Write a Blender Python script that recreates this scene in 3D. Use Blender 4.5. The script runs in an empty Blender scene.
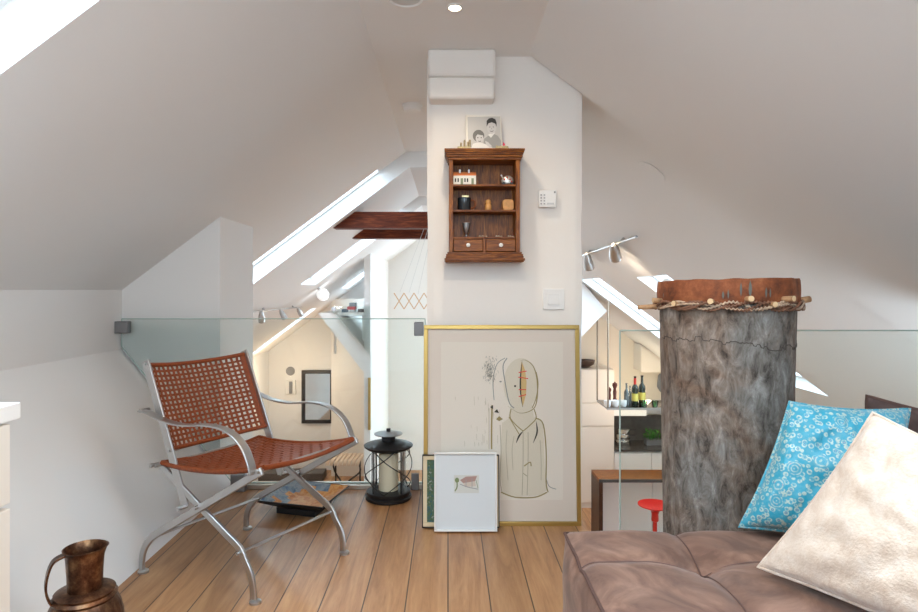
import bpy, math, random
from mathutils import Vector, noise
random.seed(7)
scene = bpy.context.scene
COL = scene.collection
EYE = 1.17
F = 612.0
T = 0.748                      # pitch of the roof
ROOF_A = math.atan(T)
XL, XR = 1.96, 2.006           # eaves at eye height, left and right
ZC = 2.36                      # flat ceiling
ZL = -2.45                     # lower floor

def P(px, py, Y):              # measured point of the photograph at a known depth
    return Vector(((px - 448) / F * Y, Y, EYE - (py - 290) / F * Y))

# ------------------------------------------------------------------ materials
def new_mat(name):
    m = bpy.data.materials.new(name); m.use_nodes = True
    nt = m.node_tree; b = nt.nodes['Principled BSDF']
    return m, nt, b

def N(nt, kind, **kw):
    n = nt.nodes.new(kind)
    for k, v in kw.items():
        if k in n.inputs: n.inputs[k].default_value = v
        else: setattr(n, k, v)
    return n

def coord(nt, scale=(1, 1, 1), rot=(0, 0, 0)):
    g = nt.nodes.new('ShaderNodeNewGeometry')
    mp = nt.nodes.new('ShaderNodeMapping'); mp.inputs['Scale'].default_value = scale; mp.inputs['Rotation'].default_value = rot
    nt.links.new(g.outputs['Position'], mp.inputs['Vector'])
    return mp.outputs['Vector']

def ramp(nt, fac, stops):
    r = nt.nodes.new('ShaderNodeValToRGB')
    el = r.color_ramp.elements
    el[0].position, el[0].color = stops[0][0], (*stops[0][1], 1)
    el[1].position, el[1].color = stops[-1][0], (*stops[-1][1], 1)
    for p, c in stops[1:-1]:
        e = el.new(p); e.color = (*c, 1)
    nt.links.new(fac, r.inputs['Fac'])
    return r.outputs['Color']

def bump(nt, b, height, strength=.3, dist=.01):
    n = N(nt, 'ShaderNodeBump', Strength=strength, Distance=dist)
    nt.links.new(height, n.inputs['Height']); nt.links.new(n.outputs['Normal'], b.inputs['Normal'])

def plain(name, col, rough=.5, metal=0, bumpy=0, bscale=40, emit=None, estr=0, var=0, spec=None):
    m, nt, b = new_mat(name)
    b.inputs['Base Color'].default_value = (*col, 1); b.inputs['Roughness'].default_value = rough
    b.inputs['Metallic'].default_value = metal
    if spec is not None: b.inputs['Specular IOR Level'].default_value = spec
    if bumpy or var:
        v = coord(nt); n = N(nt, 'ShaderNodeTexNoise', Scale=bscale, Detail=4.0); nt.links.new(v, n.inputs['Vector'])
        if bumpy: bump(nt, b, n.outputs['Fac'], bumpy, .004)
        if var:
            c = ramp(nt, n.outputs['Fac'], [(.3, tuple(x * (1 - var) for x in col)), (.7, tuple(min(1, x * (1 + var)) for x in col))])
            nt.links.new(c, b.inputs['Base Color'])
    if emit:
        b.inputs['Emission Color'].default_value = (*emit, 1); b.inputs['Emission Strength'].default_value = estr
    return m

def wood(name, c1, c2, c3, rough=.45, axis='X', scale=1.0, band=6, bumpy=.08):
    m, nt, b = new_mat(name)
    s = {'X': (1, 9, 9), 'Y': (9, 1, 9), 'Z': (9, 9, 1)}[axis]
    v = coord(nt, tuple(x * scale for x in s))
    n = N(nt, 'ShaderNodeTexNoise', Scale=band, Detail=6.0, Roughness=.65, Distortion=.6); nt.links.new(v, n.inputs['Vector'])
    c = ramp(nt, n.outputs['Fac'], [(.3, c1), (.5, c2), (.7, c3)])
    nt.links.new(c, b.inputs['Base Color']); b.inputs['Roughness'].default_value = rough; b.inputs['Specular IOR Level'].default_value = .22
    bump(nt, b, n.outputs['Fac'], bumpy, .003)
    return m

def floor_mat():
    m, nt, b = new_mat('oak_planks')
    v = coord(nt, (1, 1, 1), (0, 0, math.pi / 2))
    br = nt.nodes.new('ShaderNodeTexBrick')
    br.inputs['Color1'].default_value = (0, 0, 0, 1); br.inputs['Color2'].default_value = (1, 1, 1, 1); br.inputs['Mortar'].default_value = (.5, .5, .5, 1)
    br.inputs['Scale'].default_value = 1; br.inputs['Mortar Size'].default_value = .0028; br.inputs['Mortar Smooth'].default_value = .2
    br.inputs['Brick Width'].default_value = 3.6; br.inputs['Row Height'].default_value = .158
    br.offset = .37; br.offset_frequency = 3
    nt.links.new(v, br.inputs['Vector'])
    # grain shifted per plank
    v2 = coord(nt, (11, .9, 1))
    add = N(nt, 'ShaderNodeVectorMath', operation='ADD'); sc = N(nt, 'ShaderNodeVectorMath', operation='SCALE')
    sc.inputs['Scale'].default_value = 23
    nt.links.new(br.outputs['Color'], sc.inputs[0]); nt.links.new(v2, add.inputs[0]); nt.links.new(sc.outputs[0], add.inputs[1])
    n = N(nt, 'ShaderNodeTexNoise', Scale=1.3, Detail=7.0, Roughness=.62, Distortion=1.6); nt.links.new(add.outputs[0], n.inputs['Vector'])
    w = N(nt, 'ShaderNodeTexNoise', Scale=9.0, Detail=5.0, Roughness=.7); nt.links.new(add.outputs[0], w.inputs['Vector'])
    mixf = N(nt, 'ShaderNodeMath', operation='MULTIPLY_ADD'); mixf.inputs[1].default_value = .35
    nt.links.new(w.outputs['Fac'], mixf.inputs[0]); nt.links.new(n.outputs['Fac'], mixf.inputs[2])
    c = ramp(nt, mixf.outputs[0], [(.42, (.25, .112, .045)), (.64, (.385, .188, .080)), (.9, (.52, .29, .135))])
    hv = N(nt, 'ShaderNodeHueSaturation'); nt.links.new(c, hv.inputs['Color'])
    mr = N(nt, 'ShaderNodeMapRange'); mr.inputs['To Min'].default_value = .80; mr.inputs['To Max'].default_value = 1.16
    nt.links.new(br.outputs['Color'], mr.inputs['Value']); nt.links.new(mr.outputs['Result'], hv.inputs['Value'])
    mx = N(nt, 'ShaderNodeMix', data_type='RGBA'); mx.inputs['B'].default_value = (.07, .035, .018, 1)
    nt.links.new(br.outputs['Fac'], mx.inputs['Factor']); nt.links.new(hv.outputs['Color'], mx.inputs['A'])
    nt.links.new(mx.outputs['Result'], b.inputs['Base Color'])
    b.inputs['Roughness'].default_value = .33
    bump(nt, b, w.outputs['Fac'], .05, .002)
    return m

def glass_mat(name, tint, ior=1.5, gloss=1.0, rough=0.0):
    m = bpy.data.materials.new(name); m.use_nodes = True; nt = m.node_tree
    nt.nodes.remove(nt.nodes['Principled BSDF']); out = nt.nodes['Material Output']
    t = N(nt, 'ShaderNodeBsdfTransparent'); t.inputs['Color'].default_value = (*tint, 1)
    g = N(nt, 'ShaderNodeBsdfGlossy'); g.inputs['Roughness'].default_value = rough
    fr = N(nt, 'ShaderNodeFresnel', IOR=ior); mul = N(nt, 'ShaderNodeMath', operation='MULTIPLY'); mul.inputs[1].default_value = gloss
    mix = N(nt, 'ShaderNodeMixShader')
    nt.links.new(fr.outputs[0], mul.inputs[0]); nt.links.new(mul.outputs[0], mix.inputs[0])
    nt.links.new(t.outputs[0], mix.inputs[1]); nt.links.new(g.outputs[0], mix.inputs[2]); nt.links.new(mix.outputs[0], out.inputs['Surface'])
    return m

M = {}
M['paint'] = plain('white_paint', (.80, .79, .775), .75, bumpy=.05, bscale=60)
M['paint_warm'] = plain('cream_paint', (.80, .72, .60), .7)
M['plaster'] = plain('rough_white_plaster', (.84, .80, .75), .85, bumpy=.35, bscale=14)
M['floor'] = floor_mat()
M['dark_beam'] = wood('reddish_dark_beam', (.040, .006, .002), (.11, .020, .006), (.22, .05, .014), .6, 'X', 1.0)
M['walnut'] = wood('warm_brown_wood', (.045, .010, .001), (.19, .053, .006), (.42, .155, .024), .36, 'Z', 2.2)
M['walnut_h'] = wood('warm_brown_wood_crosswise', (.045, .010, .001), (.175, .048, .005), (.38, .135, .020), .36, 'X', 2.2)
M['steel'] = plain('brushed_steel', (.52, .515, .51), .34, 1.0)
M['steel_dark'] = plain('grey_metal', (.25, .25, .26), .45, .7)
M['leather'] = plain('cognac_leather', (.215, .047, .012), .45, bumpy=.15, bscale=120, var=.25, spec=.3)
M['black'] = plain('black_metal', (.02, .02, .022), .45, .3)
M['wax'] = plain('cream_wax', (.80, .74, .55), .55)
M['gold'] = plain('gilt_frame', (.52, .35, .11), .36, .8, bumpy=.1, bscale=50)
M['white_gloss'] = plain('white_lacquer', (.82, .81, .79), .35)
M['white_satin'] = plain('white_plastic', (.80, .79, .77), .45)
M['mat_board'] = plain('mat_board', (.80, .70, .60), .8)
M['paper'] = plain('drawing_paper', (.84, .76, .655), .8)
M['white_paper'] = plain('white_paper', (.76, .78, .78), .6)
M['cream_lac'] = plain('cream_lacquer', (.78, .72, .64), .5)
M['glass'] = glass_mat('green_tinted_glass', (.955, .985, .975), 1.45, 1.0)
M['clear'] = glass_mat('clear_glass', (.995, .998, .998), 1.35, .7)
M['art_glass'] = glass_mat('low_glare_glass', (1, 1, 1), 1.16, 1.0)
M['globe_lit'] = plain('opal_glass_lit', (.9,.9,.9), .4, emit=(.92,.97,1), estr=.45)
M['pane'] = glass_mat('skylight_pane', (.97, .985, 1.0), 1.4, .5)
M['glass_edge'] = plain('green_glass_edge', (.45, .56, .52), .2)
M['mirror'] = plain('mirror_silver', (.85, .87, .88), .04, 1.0)
M['red'] = plain('red_plastic', (.62, .02, .015), .3)
M['counter'] = plain('dark_counter', (.05, .045, .042), .25)
M['splash'] = plain('dark_tiles', (.12, .105, .095), .4, var=.2, bscale=12)

def brass_mat():
    m, nt, b = new_mat('aged_copper')
    v = coord(nt); n = N(nt, 'ShaderNodeTexNoise', Scale=28.0, Detail=6.0, Roughness=.7); nt.links.new(v, n.inputs['Vector'])
    c = ramp(nt, n.outputs['Fac'], [(.3, (.03, .012, .007)), (.5, (.13, .058, .030)), (.72, (.33, .18, .085))])
    nt.links.new(c, b.inputs['Base Color']); b.inputs['Metallic'].default_value = .85; b.inputs['Roughness'].default_value = .34
    bump(nt, b, n.outputs['Fac'], .25, .003)
    return m
M['copper'] = brass_mat()

def suede_mat(name, c1, c2, c3):
    m, nt, b = new_mat(name)
    v = coord(nt, (1, 1, 1)); n = N(nt, 'ShaderNodeTexNoise', Scale=5.0, Detail=5.0, Roughness=.6, Distortion=2.2); nt.links.new(v, n.inputs['Vector'])
    c = ramp(nt, n.outputs['Fac'], [(.35, c1), (.5, c2), (.66, c3)])
    nt.links.new(c, b.inputs['Base Color']); b.inputs['Roughness'].default_value = .8
    b.inputs['Sheen Weight'].default_value = .18; b.inputs['Sheen Roughness'].default_value = .4
    f = N(nt, 'ShaderNodeTexNoise', Scale=160.0, Detail=2.0); nt.links.new(v, f.inputs['Vector'])
    bump(nt, b, f.outputs['Fac'], .15, .002)
    return m
M['suede'] = suede_mat('brown_suede', (.118, .058, .038), (.18, .093, .062), (.26, .145, .100))
M['dark_suede'] = suede_mat('dark_brown_suede', (.05, .028, .024), (.08, .045, .038), (.11, .065, .055))
M['piping'] = plain('dark_brown_piping', (.09, .045, .035), .7)

def drum_wood():
    m, nt, b = new_mat('weathered_grey_trunk')
    v = coord(nt, (1, 1, .42), (.5, .65, 0))
    n = N(nt, 'ShaderNodeTexNoise', Scale=26.0, Detail=10.0, Roughness=.74, Distortion=.55); nt.links.new(v, n.inputs['Vector'])
    n2 = N(nt, 'ShaderNodeTexNoise', Scale=3.0, Detail=4.0, Roughness=.6, Distortion=.8); nt.links.new(coord(nt), n2.inputs['Vector'])
    c1 = ramp(nt, n.outputs['Fac'], [(.34, (.035, .026, .020)), (.44, (.15, .122, .10)), (.55, (.25, .215, .185)), (.68, (.42, .375, .33))])
    c2 = ramp(nt, n2.outputs['Fac'], [(.40, (.72, .56, .46)), (.50, (.95, .90, .87)), (.60, (.86, .94, 1.0))])
    mx = N(nt, 'ShaderNodeMix', data_type='RGBA', blend_type='MULTIPLY'); mx.inputs['Factor'].default_value = 1
    nt.links.new(c1, mx.inputs['A']); nt.links.new(c2, mx.inputs['B']); nt.links.new(mx.outputs['Result'], b.inputs['Base Color'])
    b.inputs['Roughness'].default_value = .85
    bump(nt, b, n.outputs['Fac'], .7, .012)
    return m
M['trunk'] = drum_wood()
def hide_mat():
    m, nt, b = new_mat('rusty_cow_hide')
    v = coord(nt); n = N(nt, 'ShaderNodeTexNoise', Scale=16.0, Detail=7.0, Roughness=.7); nt.links.new(v, n.inputs['Vector'])
    c = ramp(nt, n.outputs['Fac'], [(.3, (.07, .018, .006)), (.5, (.21, .055, .014)), (.64, (.31, .10, .033)), (.72, (.60, .42, .26))])
    nt.links.new(c, b.inputs['Base Color']); b.inputs['Roughness'].default_value = .75
    bump(nt, b, n.outputs['Fac'], .5, .006)
    return m
M['hide'] = hide_mat()
M['stick'] = plain('pale_stick_wood', (.42, .24, .12), .7, var=.35, bscale=50)
M['stick_end'] = plain('cut_stick_end', (.66, .46, .26), .8)
M['thong'] = plain('pale_rawhide', (.46, .33, .23), .7, var=.35, bscale=60)
M['thong_dark'] = plain('dark_rawhide', (.17, .075, .04), .7, var=.35, bscale=60)

def brocade():
    m, nt, b = new_mat('turquoise_brocade')
    v = coord(nt, (1, 1, 1), (.2, .3, .5))
    vo = N(nt, 'ShaderNodeTexVoronoi', Scale=13.0); vo.feature = 'F1'; vo.inputs['Randomness'].default_value = .6
    vf = N(nt, 'ShaderNodeTexVoronoi', Scale=62.0); vf.feature = 'F1'; vf.inputs['Randomness'].default_value = .7
    nz = N(nt, 'ShaderNodeTexNoise', Scale=120.0, Detail=3.0)
    for t in (vo, vf, nz): nt.links.new(v, t.inputs['Vector'])
    rings = N(nt, 'ShaderNodeMath', operation='SINE'); mul = N(nt, 'ShaderNodeMath', operation='MULTIPLY'); mul.inputs[1].default_value = 62
    nt.links.new(vo.outputs['Distance'], mul.inputs[0]); nt.links.new(mul.outputs[0], rings.inputs[0])
    r1 = ramp(nt, rings.outputs[0], [(.0, (.15, .15, .15)), (.5, (.75, .75, .75))])
    r2 = ramp(nt, vf.outputs['Distance'], [(.22, (.1, .1, .1)), (.30, (.95, .95, .95)), (.44, (.9, .9, .9)), (.52, (.08, .08, .08))])
    inside = ramp(nt, vo.outputs['Distance'], [(.27, (1, 1, 1)), (.31, (0, 0, 0))])
    a = N(nt, 'ShaderNodeMix', data_type='RGBA')
    nt.links.new(inside, a.inputs['Factor']); nt.links.new(r2, a.inputs['A']); nt.links.new(r1, a.inputs['B'])
    a2 = N(nt, 'ShaderNodeMath', operation='MULTIPLY'); r3 = ramp(nt, nz.outputs['Fac'], [(.36, (.2, .2, .2)), (.56, (1, 1, 1))])
    nt.links.new(a.outputs['Result'], a2.inputs[0]); nt.links.new(r3, a2.inputs[1])
    mx = N(nt, 'ShaderNodeMix', data_type='RGBA'); mx.inputs['A'].default_value = (.0, .29, .43, 1); mx.inputs['B'].default_value = (.47, .56, .49, 1)
    nt.links.new(a2.outputs[0], mx.inputs['Factor'])
    dots = ramp(nt, vf.outputs['Distance'], [(.10, (.7, .7, .7)), (.17, (0, 0, 0))])
    mx2 = N(nt, 'ShaderNodeMix', data_type='RGBA'); mx2.inputs['B'].default_value = (.42, .26, .32, 1)
    nt.links.new(dots, mx2.inputs['Factor']); nt.links.new(mx.outputs['Result'], mx2.inputs['A'])
    nt.links.new(mx2.outputs['Result'], b.inputs['Base Color']); b.inputs['Roughness'].default_value = .38
    b.inputs['Sheen Weight'].default_value = .3
    bump(nt, b, a2.outputs[0], .2, .002)
    return m
M['brocade'] = brocade()
def plush():
    m, nt, b = new_mat('cream_plush')
    v = coord(nt); n = N(nt, 'ShaderNodeTexNoise', Scale=22.0, Detail=7.0, Roughness=.75, Distortion=.6); nt.links.new(v, n.inputs['Vector'])
    c = ramp(nt, n.outputs['Fac'], [(.32, (.54, .40, .30)), (.5, (.64, .52, .42)), (.7, (.72, .63, .55))])
    nt.links.new(c, b.inputs['Base Color']); b.inputs['Roughness'].default_value = .9
    b.inputs['Sheen Weight'].default_value = .5
    f = N(nt, 'ShaderNodeTexNoise', Scale=170.0, Detail=3.0); nt.links.new(v, f.inputs['Vector'])
    bump(nt, b, f.outputs['Fac'], .6, .004)
    return m
M['plush'] = plush()
def paintmix(name, cols, scale=30):
    m, nt, b = new_mat(name)
    v = coord(nt); n = N(nt, 'ShaderNodeTexNoise', Scale=scale, Detail=5.0, Roughness=.7, Distortion=1.2); nt.links.new(v, n.inputs['Vector'])
    k = len(cols)
    c = ramp(nt, n.outputs['Fac'], [(.28 + .44 * i / (k - 1), cc) for i, cc in enumerate(cols)])
    nt.links.new(c, b.inputs['Base Color']); b.inputs['Roughness'].default_value = .45
    return m
M['daub'] = paintmix('dabbled_landscape_paint', [(.02, .05, .03), (.45, .50, .48), (.03, .07, .03), (.10, .18, .07), (.02, .10, .16), (.04, .09, .03), (.55, .50, .40)], 40)
M['dish_orange'] = paintmix('orange_glaze', [(.30, .09, .02), (.52, .19, .04), (.62, .34, .12), (.40, .12, .03)], 26)
M['dish_blue'] = paintmix('blue_grey_glaze', [(.02, .07, .20), (.12, .19, .26), (.28, .32, .34), (.02, .06, .22)], 18)
M['herb'] = plain('green_leaves', (.05, .20, .025), .6, var=.5, bscale=60)
M['amber'] = plain('amber_lamp_glow', (.8, .5, .2), .4, emit=(1, .55, .2), estr=2.0)

# ------------------------------------------------------------------ mesh builder
class MB:
    def __init__(s): s.v = []; s.f = []; s.m = []; s.sm = []
    def add(s, vs, fs, mi=0, smooth=False):
        o = len(s.v); s.v += [Vector(p) for p in vs]
        for f in fs: s.f.append(tuple(o + i for i in f)); s.m.append(mi); s.sm.append(smooth)
        return s
    def box(s, a, b, mi=0):
        x0, y0, z0 = a; x1, y1, z1 = b
        vs = [(x0,y0,z0),(x1,y0,z0),(x1,y1,z0),(x0,y1,z0),(x0,y0,z1),(x1,y0,z1),(x1,y1,z1),(x0,y1,z1)]
        return s.add(vs, [(0,3,2,1),(4,5,6,7),(0,1,5,4),(1,2,6,5),(2,3,7,6),(3,0,4,7)], mi)
    def obox(s, c, ex, ey, ez, mi=0):       # centre and half axes
        c, ex, ey, ez = map(Vector, (c, ex, ey, ez))
        vs = [c + ex*i + ey*j + ez*k for k in (-1,1) for i, j in ((-1,-1),(1,-1),(1,1),(-1,1))]
        return s.add(vs, [(0,3,2,1),(4,5,6,7),(0,1,5,4),(1,2,6,5),(2,3,7,6),(3,0,4,7)], mi)
    def prism(s, pts, off, mi=0):            # planar outline extruded by a vector
        n = len(pts); off = Vector(off); a = [Vector(p) for p in pts]; b = [p + off for p in a]
        fs = [tuple(range(n))[::-1], tuple(range(n, 2*n))] + [(i, (i+1) % n, n + (i+1) % n, n + i) for i in range(n)]
        return s.add(a + b, fs, mi)
    def tube(s, pts, r, n=10, mi=0, closed=False, cap=True):
        pts = [Vector(p) for p in pts]; k = len(pts)
        rr = r if isinstance(r, (list, tuple)) else [r] * k
        vs = []; prev = None
        for i, p in enumerate(pts):
            if closed: d = pts[(i+1) % k] - pts[i-1]
            else: d = pts[min(i+1, k-1)] - pts[max(i-1, 0)]
            d.normalize()
            if prev is None:
                u = d.orthogonal().normalized()
            else:
                u = (prev - d * prev.dot(d))
                u = u.normalized() if u.length > 1e-6 else d.orthogonal().normalized()
            prev = u; w = d.cross(u)
            for j in range(n):
                t = 2 * math.pi * j / n
                vs.append(p + (u * math.cos(t) + w * math.sin(t)) * rr[i])
        fs = []
        for i in range(k if closed else k-1):
            a = i * n; b = ((i+1) % k) * n
            for j in range(n): fs.append((a + j, a + (j+1) % n, b + (j+1) % n, b + j))
        if cap and not closed: fs += [tuple(range(n))[::-1], tuple(range((k-1)*n, k*n))]
        return s.add(vs, fs, mi, True)
    def strap(s, pts, side, w, t, mi=0, smooth=True):     # flat bar swept along pts, width along side
        pts = [Vector(p) for p in pts]; k = len(pts); vs = []
        for i, p in enumerate(pts):
            d = (pts[min(i+1, k-1)] - pts[max(i-1, 0)]).normalized()
            sd = Vector(side[i] if isinstance(side, list) else side).normalized(); nn = d.cross(sd).normalized()
            for a, b in ((-1,-1),(1,-1),(1,1),(-1,1)): vs.append(p + sd * w/2 * a + nn * t/2 * b)
        fs = [(0,3,2,1), tuple((k-1)*4 + q for q in range(4))]
        for i in range(k-1):
            for j in range(4): fs.append((i*4+j, i*4+(j+1) % 4, (i+1)*4+(j+1) % 4, (i+1)*4+j))
        return s.add(vs, fs, mi, False)
    def lathe(s, prof, c=(0,0,0), n=32, mi=0, smooth=True, sx=1, sy=1, wob=None, cap=True):
        c = Vector(c); k = len(prof); vs = []
        for i, (r, z) in enumerate(prof):
            for j in range(n):
                t = 2*math.pi*j/n; q = r * (wob(t, i) if wob else 1)
                vs.append(c + Vector((q*math.cos(t)*sx, q*math.sin(t)*sy, z)))
        fs = [(i*n+j, i*n+(j+1) % n, (i+1)*n+(j+1) % n, (i+1)*n+j) for i in range(k-1) for j in range(n)]
        if cap and prof[0][0] > 1e-6: fs.append(tuple(range(n))[::-1])
        if cap and prof[-1][0] > 1e-6: fs.append(tuple(range((k-1)*n, k*n)))
        return s.add(vs, fs, mi, smooth)
    def grid(s, fn, nu, nv, mi=0, smooth=True):
        vs = [fn(i/nu, j/nv) for j in range(nv+1) for i in range(nu+1)]
        fs = [(j*(nu+1)+i, j*(nu+1)+i+1, (j+1)*(nu+1)+i+1, (j+1)*(nu+1)+i) for j in range(nv) for i in range(nu)]
        return s.add(vs, fs, mi, smooth)

def world_loc(o):
    p = Vector((0,0,0))
    while o: p += o.location; o = o.parent
    return p

def part(name, mb, mat, parent=None, bevel=0, label=None, seg=2, loc=None):
    if parent is None and loc is None:
        lo = [min(v[i] for v in mb.v) for i in range(3)]; hi = [max(v[i] for v in mb.v) for i in range(3)]
        loc = Vector(((lo[0]+hi[0])/2, (lo[1]+hi[1])/2, lo[2]))
    base = world_loc(parent) if parent else Vector(loc)
    me = bpy.data.meshes.new(name); me.from_pydata([v - base for v in mb.v], [], mb.f)
    for m in (mat if isinstance(mat, list) else [mat]): me.materials.append(M[m] if isinstance(m, str) else m)
    for p, mi, sm in zip(me.polygons, mb.m, mb.sm): p.material_index = mi; p.use_smooth = sm
    me.update(); me.set_sharp_from_angle(angle=math.radians(42))
    o = bpy.data.objects.new(name, me); COL.objects.link(o)
    if parent: o.parent = parent
    else: o.location = base
    if bevel:
        bv = o.modifiers.new('bevel', 'BEVEL'); bv.width = bevel; bv.segments = seg; bv.limit_method = 'ANGLE'
    if label: o['label'] = label
    return o

def tag(o, label, cat, group=None):
    o['label'] = label; o['category'] = cat
    if group: o['group'] = group
    return o
def thing(name, label, cat, loc, group=None):
    o = bpy.data.objects.new(name, None); COL.objects.link(o); o.location = loc; o.empty_display_size = .05
    return tag(o, label, cat, group)
def struct(name, mb, mat, parent=None, bevel=0):
    o = part(name, mb, mat, parent, bevel)
    if not parent: o['kind'] = 'structure'
    return o
def smooth_path(pts, k=6):
    pts = [Vector(p) for p in pts]; out = []
    for i in range(len(pts)-1):
        p0 = pts[max(i-1,0)]; p1 = pts[i]; p2 = pts[i+1]; p3 = pts[min(i+2, len(pts)-1)]
        for j in range(k):
            t = j/k
            out.append(.5*((2*p1)+(p2-p0)*t+(2*p0-5*p1+4*p2-p3)*t*t+(-p0+3*p1-3*p2+p3)*t**3))
    out.append(pts[-1]); return out

# ------------------------------------------------------------------ roof with real openings
def roof_pt(side, z, y, h):
    x = (XL if side < 0 else XR) - (z - EYE) / T
    return Vector((side * (x + h * math.sin(ROOF_A)), y, z + h * math.cos(ROOF_A)))
def roof(name, side, y0, y1, z0, z1, holes, mat='paint', h0=0.0, h1=.20):
    ys = sorted({y0, y1} | {v for h in holes for v in h[:2]}); zs = sorted({z0, z1} | {v for h in holes for v in h[2:]})
    hole = lambda i, j: any(h[0] <= (ys[i]+ys[i+1])/2 <= h[1] and h[2] <= (zs[j]+zs[j+1])/2 <= h[3] for h in holes)
    solid = lambda i, j: 0 <= i < len(ys)-1 and 0 <= j < len(zs)-1 and not hole(i, j)
    mb = MB()
    for i in range(len(ys)-1):
        for j in range(len(zs)-1):
            if not solid(i, j): continue
            q = lambda z, y, h: roof_pt(side, z, y, h)
            a, b, c, d = ys[i], ys[i+1], zs[j], zs[j+1]
            mb.add([q(c,a,h0), q(c,b,h0), q(d,b,h0), q(d,a,h0)], [(0,1,2,3)])
            mb.add([q(c,a,h1), q(c,b,h1), q(d,b,h1), q(d,a,h1)], [(3,2,1,0)])
            if not solid(i-1, j): mb.add([q(c,a,h0), q(d,a,h0), q(d,a,h1), q(c,a,h1)], [(0,1,2,3)])
            if not solid(i+1, j): mb.add([q(c,b,h0), q(d,b,h0), q(d,b,h1), q(c,b,h1)], [(0,3,2,1)])
            if not solid(i, j-1): mb.add([q(c,a,h0), q(c,b,h0), q(c,b,h1), q(c,a,h1)], [(0,3,2,1)])
            if not solid(i, j+1): mb.add([q(d,a,h0), q(d,b,h0), q(d,b,h1), q(d,a,h1)], [(0,1,2,3)])
    return struct(name, mb, mat)
LH = [(.75, 1.63, 1.42, 2.22), (5.18, 5.92, .30, ZC), (7.75, 8.6, 1.24, ZC), (11.0, 11.75, 1.2, 1.70), (10.75, 11.2, .02, .84)]
RH = [(.2, 1.3, 1.42, 2.22), (5.3, 6.15, .22, 1.27), (7.56, 8.6, -.35, 1.29), (6.55, 7.5, 1.75, 2.28)]  # last skylight is added, unseen behind the chimney, for more daylight beyond
roof('wall_left_slope', -1, -1.6, 12.4, -1.2, ZC, LH)
RHn = [h for h in RH if h[1] < 3]; RHf = [h for h in RH if h[0] > 3]
roof('wall_right_slope', 1, -1.6, 3.10, .6, ZC, RHn)
roof('wall_right_slope_beyond', 1, 3.10, 12.4, -1.2, ZC, RHf, h0=.035)
wn = 0
def skylight(side, hole):
    global wn; wn += 1
    a, b, c, d = hole; q0 = d
    if d >= ZC: d = 2.22
    q = lambda z, y, h: roof_pt(side, z, y, h)
    fr = MB(); w = .022
    def bar(z0, z1, y0, y1):
        pts = [q(z0,y0,.14), q(z0,y1,.14), q(z1,y1,.14), q(z1,y0,.14)]
        nrm = q(0,0,1) - q(0,0,0); fr.prism(pts, nrm * .016)
    bar(c, c+w, a, b); bar(d-w, d, a, b); bar(c+w, d-w, a, a+w); bar(c+w, d-w, b-w, b)
    f = struct('window_%d' % wn, fr, 'white_gloss')
    g = MB().prism([q(c+w,a+w,.145), q(c+w,b-w,.145), q(d-w,b-w,.145), q(d-w,a+w,.145)], (q(0,0,1)-q(0,0,0))*.008)
    part('window_pane', g, 'pane', f)
    if q0 >= ZC: struct('trim_%d' % (20+wn), MB().prism([q(d,a-.01,.14), q(d,b+.01,.14), q(q0+.1,b+.01,.14), q(q0+.1,a-.01,.14)], (q(0,0,1)-q(0,0,0))*.07), 'paint')
    # portal: sky sampling helper in the opening, the same daylight
    ctr = (q(c,a,.22)+q(d,b,.22))/2; L = bpy.data.lights.new('sky_portal', 'AREA'); L.shape = 'RECTANGLE'
    L.size = (q(c,a,0)-q(d,a,0)).length; L.size_y = b-a
    o = bpy.data.objects.new('sky_portal', L); COL.objects.link(o); o.location = ctr
    zax = (q(0,0,1)-q(0,0,0)).normalized(); xax = (q(d,a,0)-q(c,a,0)).normalized(); yax = zax.cross(xax)
    from mathutils import Matrix
    o.rotation_euler = Matrix((xax, yax, zax)).transposed().to_euler(); L.cycles.is_portal = True
for h in LH: skylight(-1, h)
for h in RH: skylight(1, h)

xcl, xcr = -(XL-(ZC-EYE)/T), XR-(ZC-EYE)/T
cb = MB()
for y0, y1, zz_ in ((-1.6,5.172,ZC),(5.172,5.928,ZC+.15),(5.928,7.742,ZC),(7.742,8.608,ZC+.15),(8.608,12.4,ZC)): cb.box((xcl-.16, y0, zz_), (xcr+.16, y1, ZC+.25))
struct('ceiling', cb, 'paint')
# loft floor (steps back on the right of the chimney)
lf = MB(); lf.box((-2.05, -1.6, -.24), (2.05, 2.60, 0)); lf.box((-2.05, 2.60, -.24), (.684, 3.70, 0))
struct('floor', lf, 'floor')
struct('floor_lower', MB().box((-4.2, 2.0, ZL-.1), (4.2, 12.4, ZL)), 'floor')
# knee walls and the slanted foot of the left wall
kw = MB()
kw.prism([(-XL,-1.6,.815), (-XL-.1,-1.6,.815), (-XL-.1,-1.6,EYE+.07), (-XL,-1.6,EYE)], (0,5.3,0))
struct('wall_left', kw, 'paint')
struct('wall_left_foot', MB().prism([(-1.30,-1.6,0), (-1.30,-1.6,-.24), (-2.06,-1.6,-.24), (-2.06,-1.6,.815), (-XL,-1.6,.815)], (0,5.28,0)), 'paint')
struct('wall_right', MB().box((2.0,-1.6,-.24), (2.1,2.60,EYE+.01)), 'paint')
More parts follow.
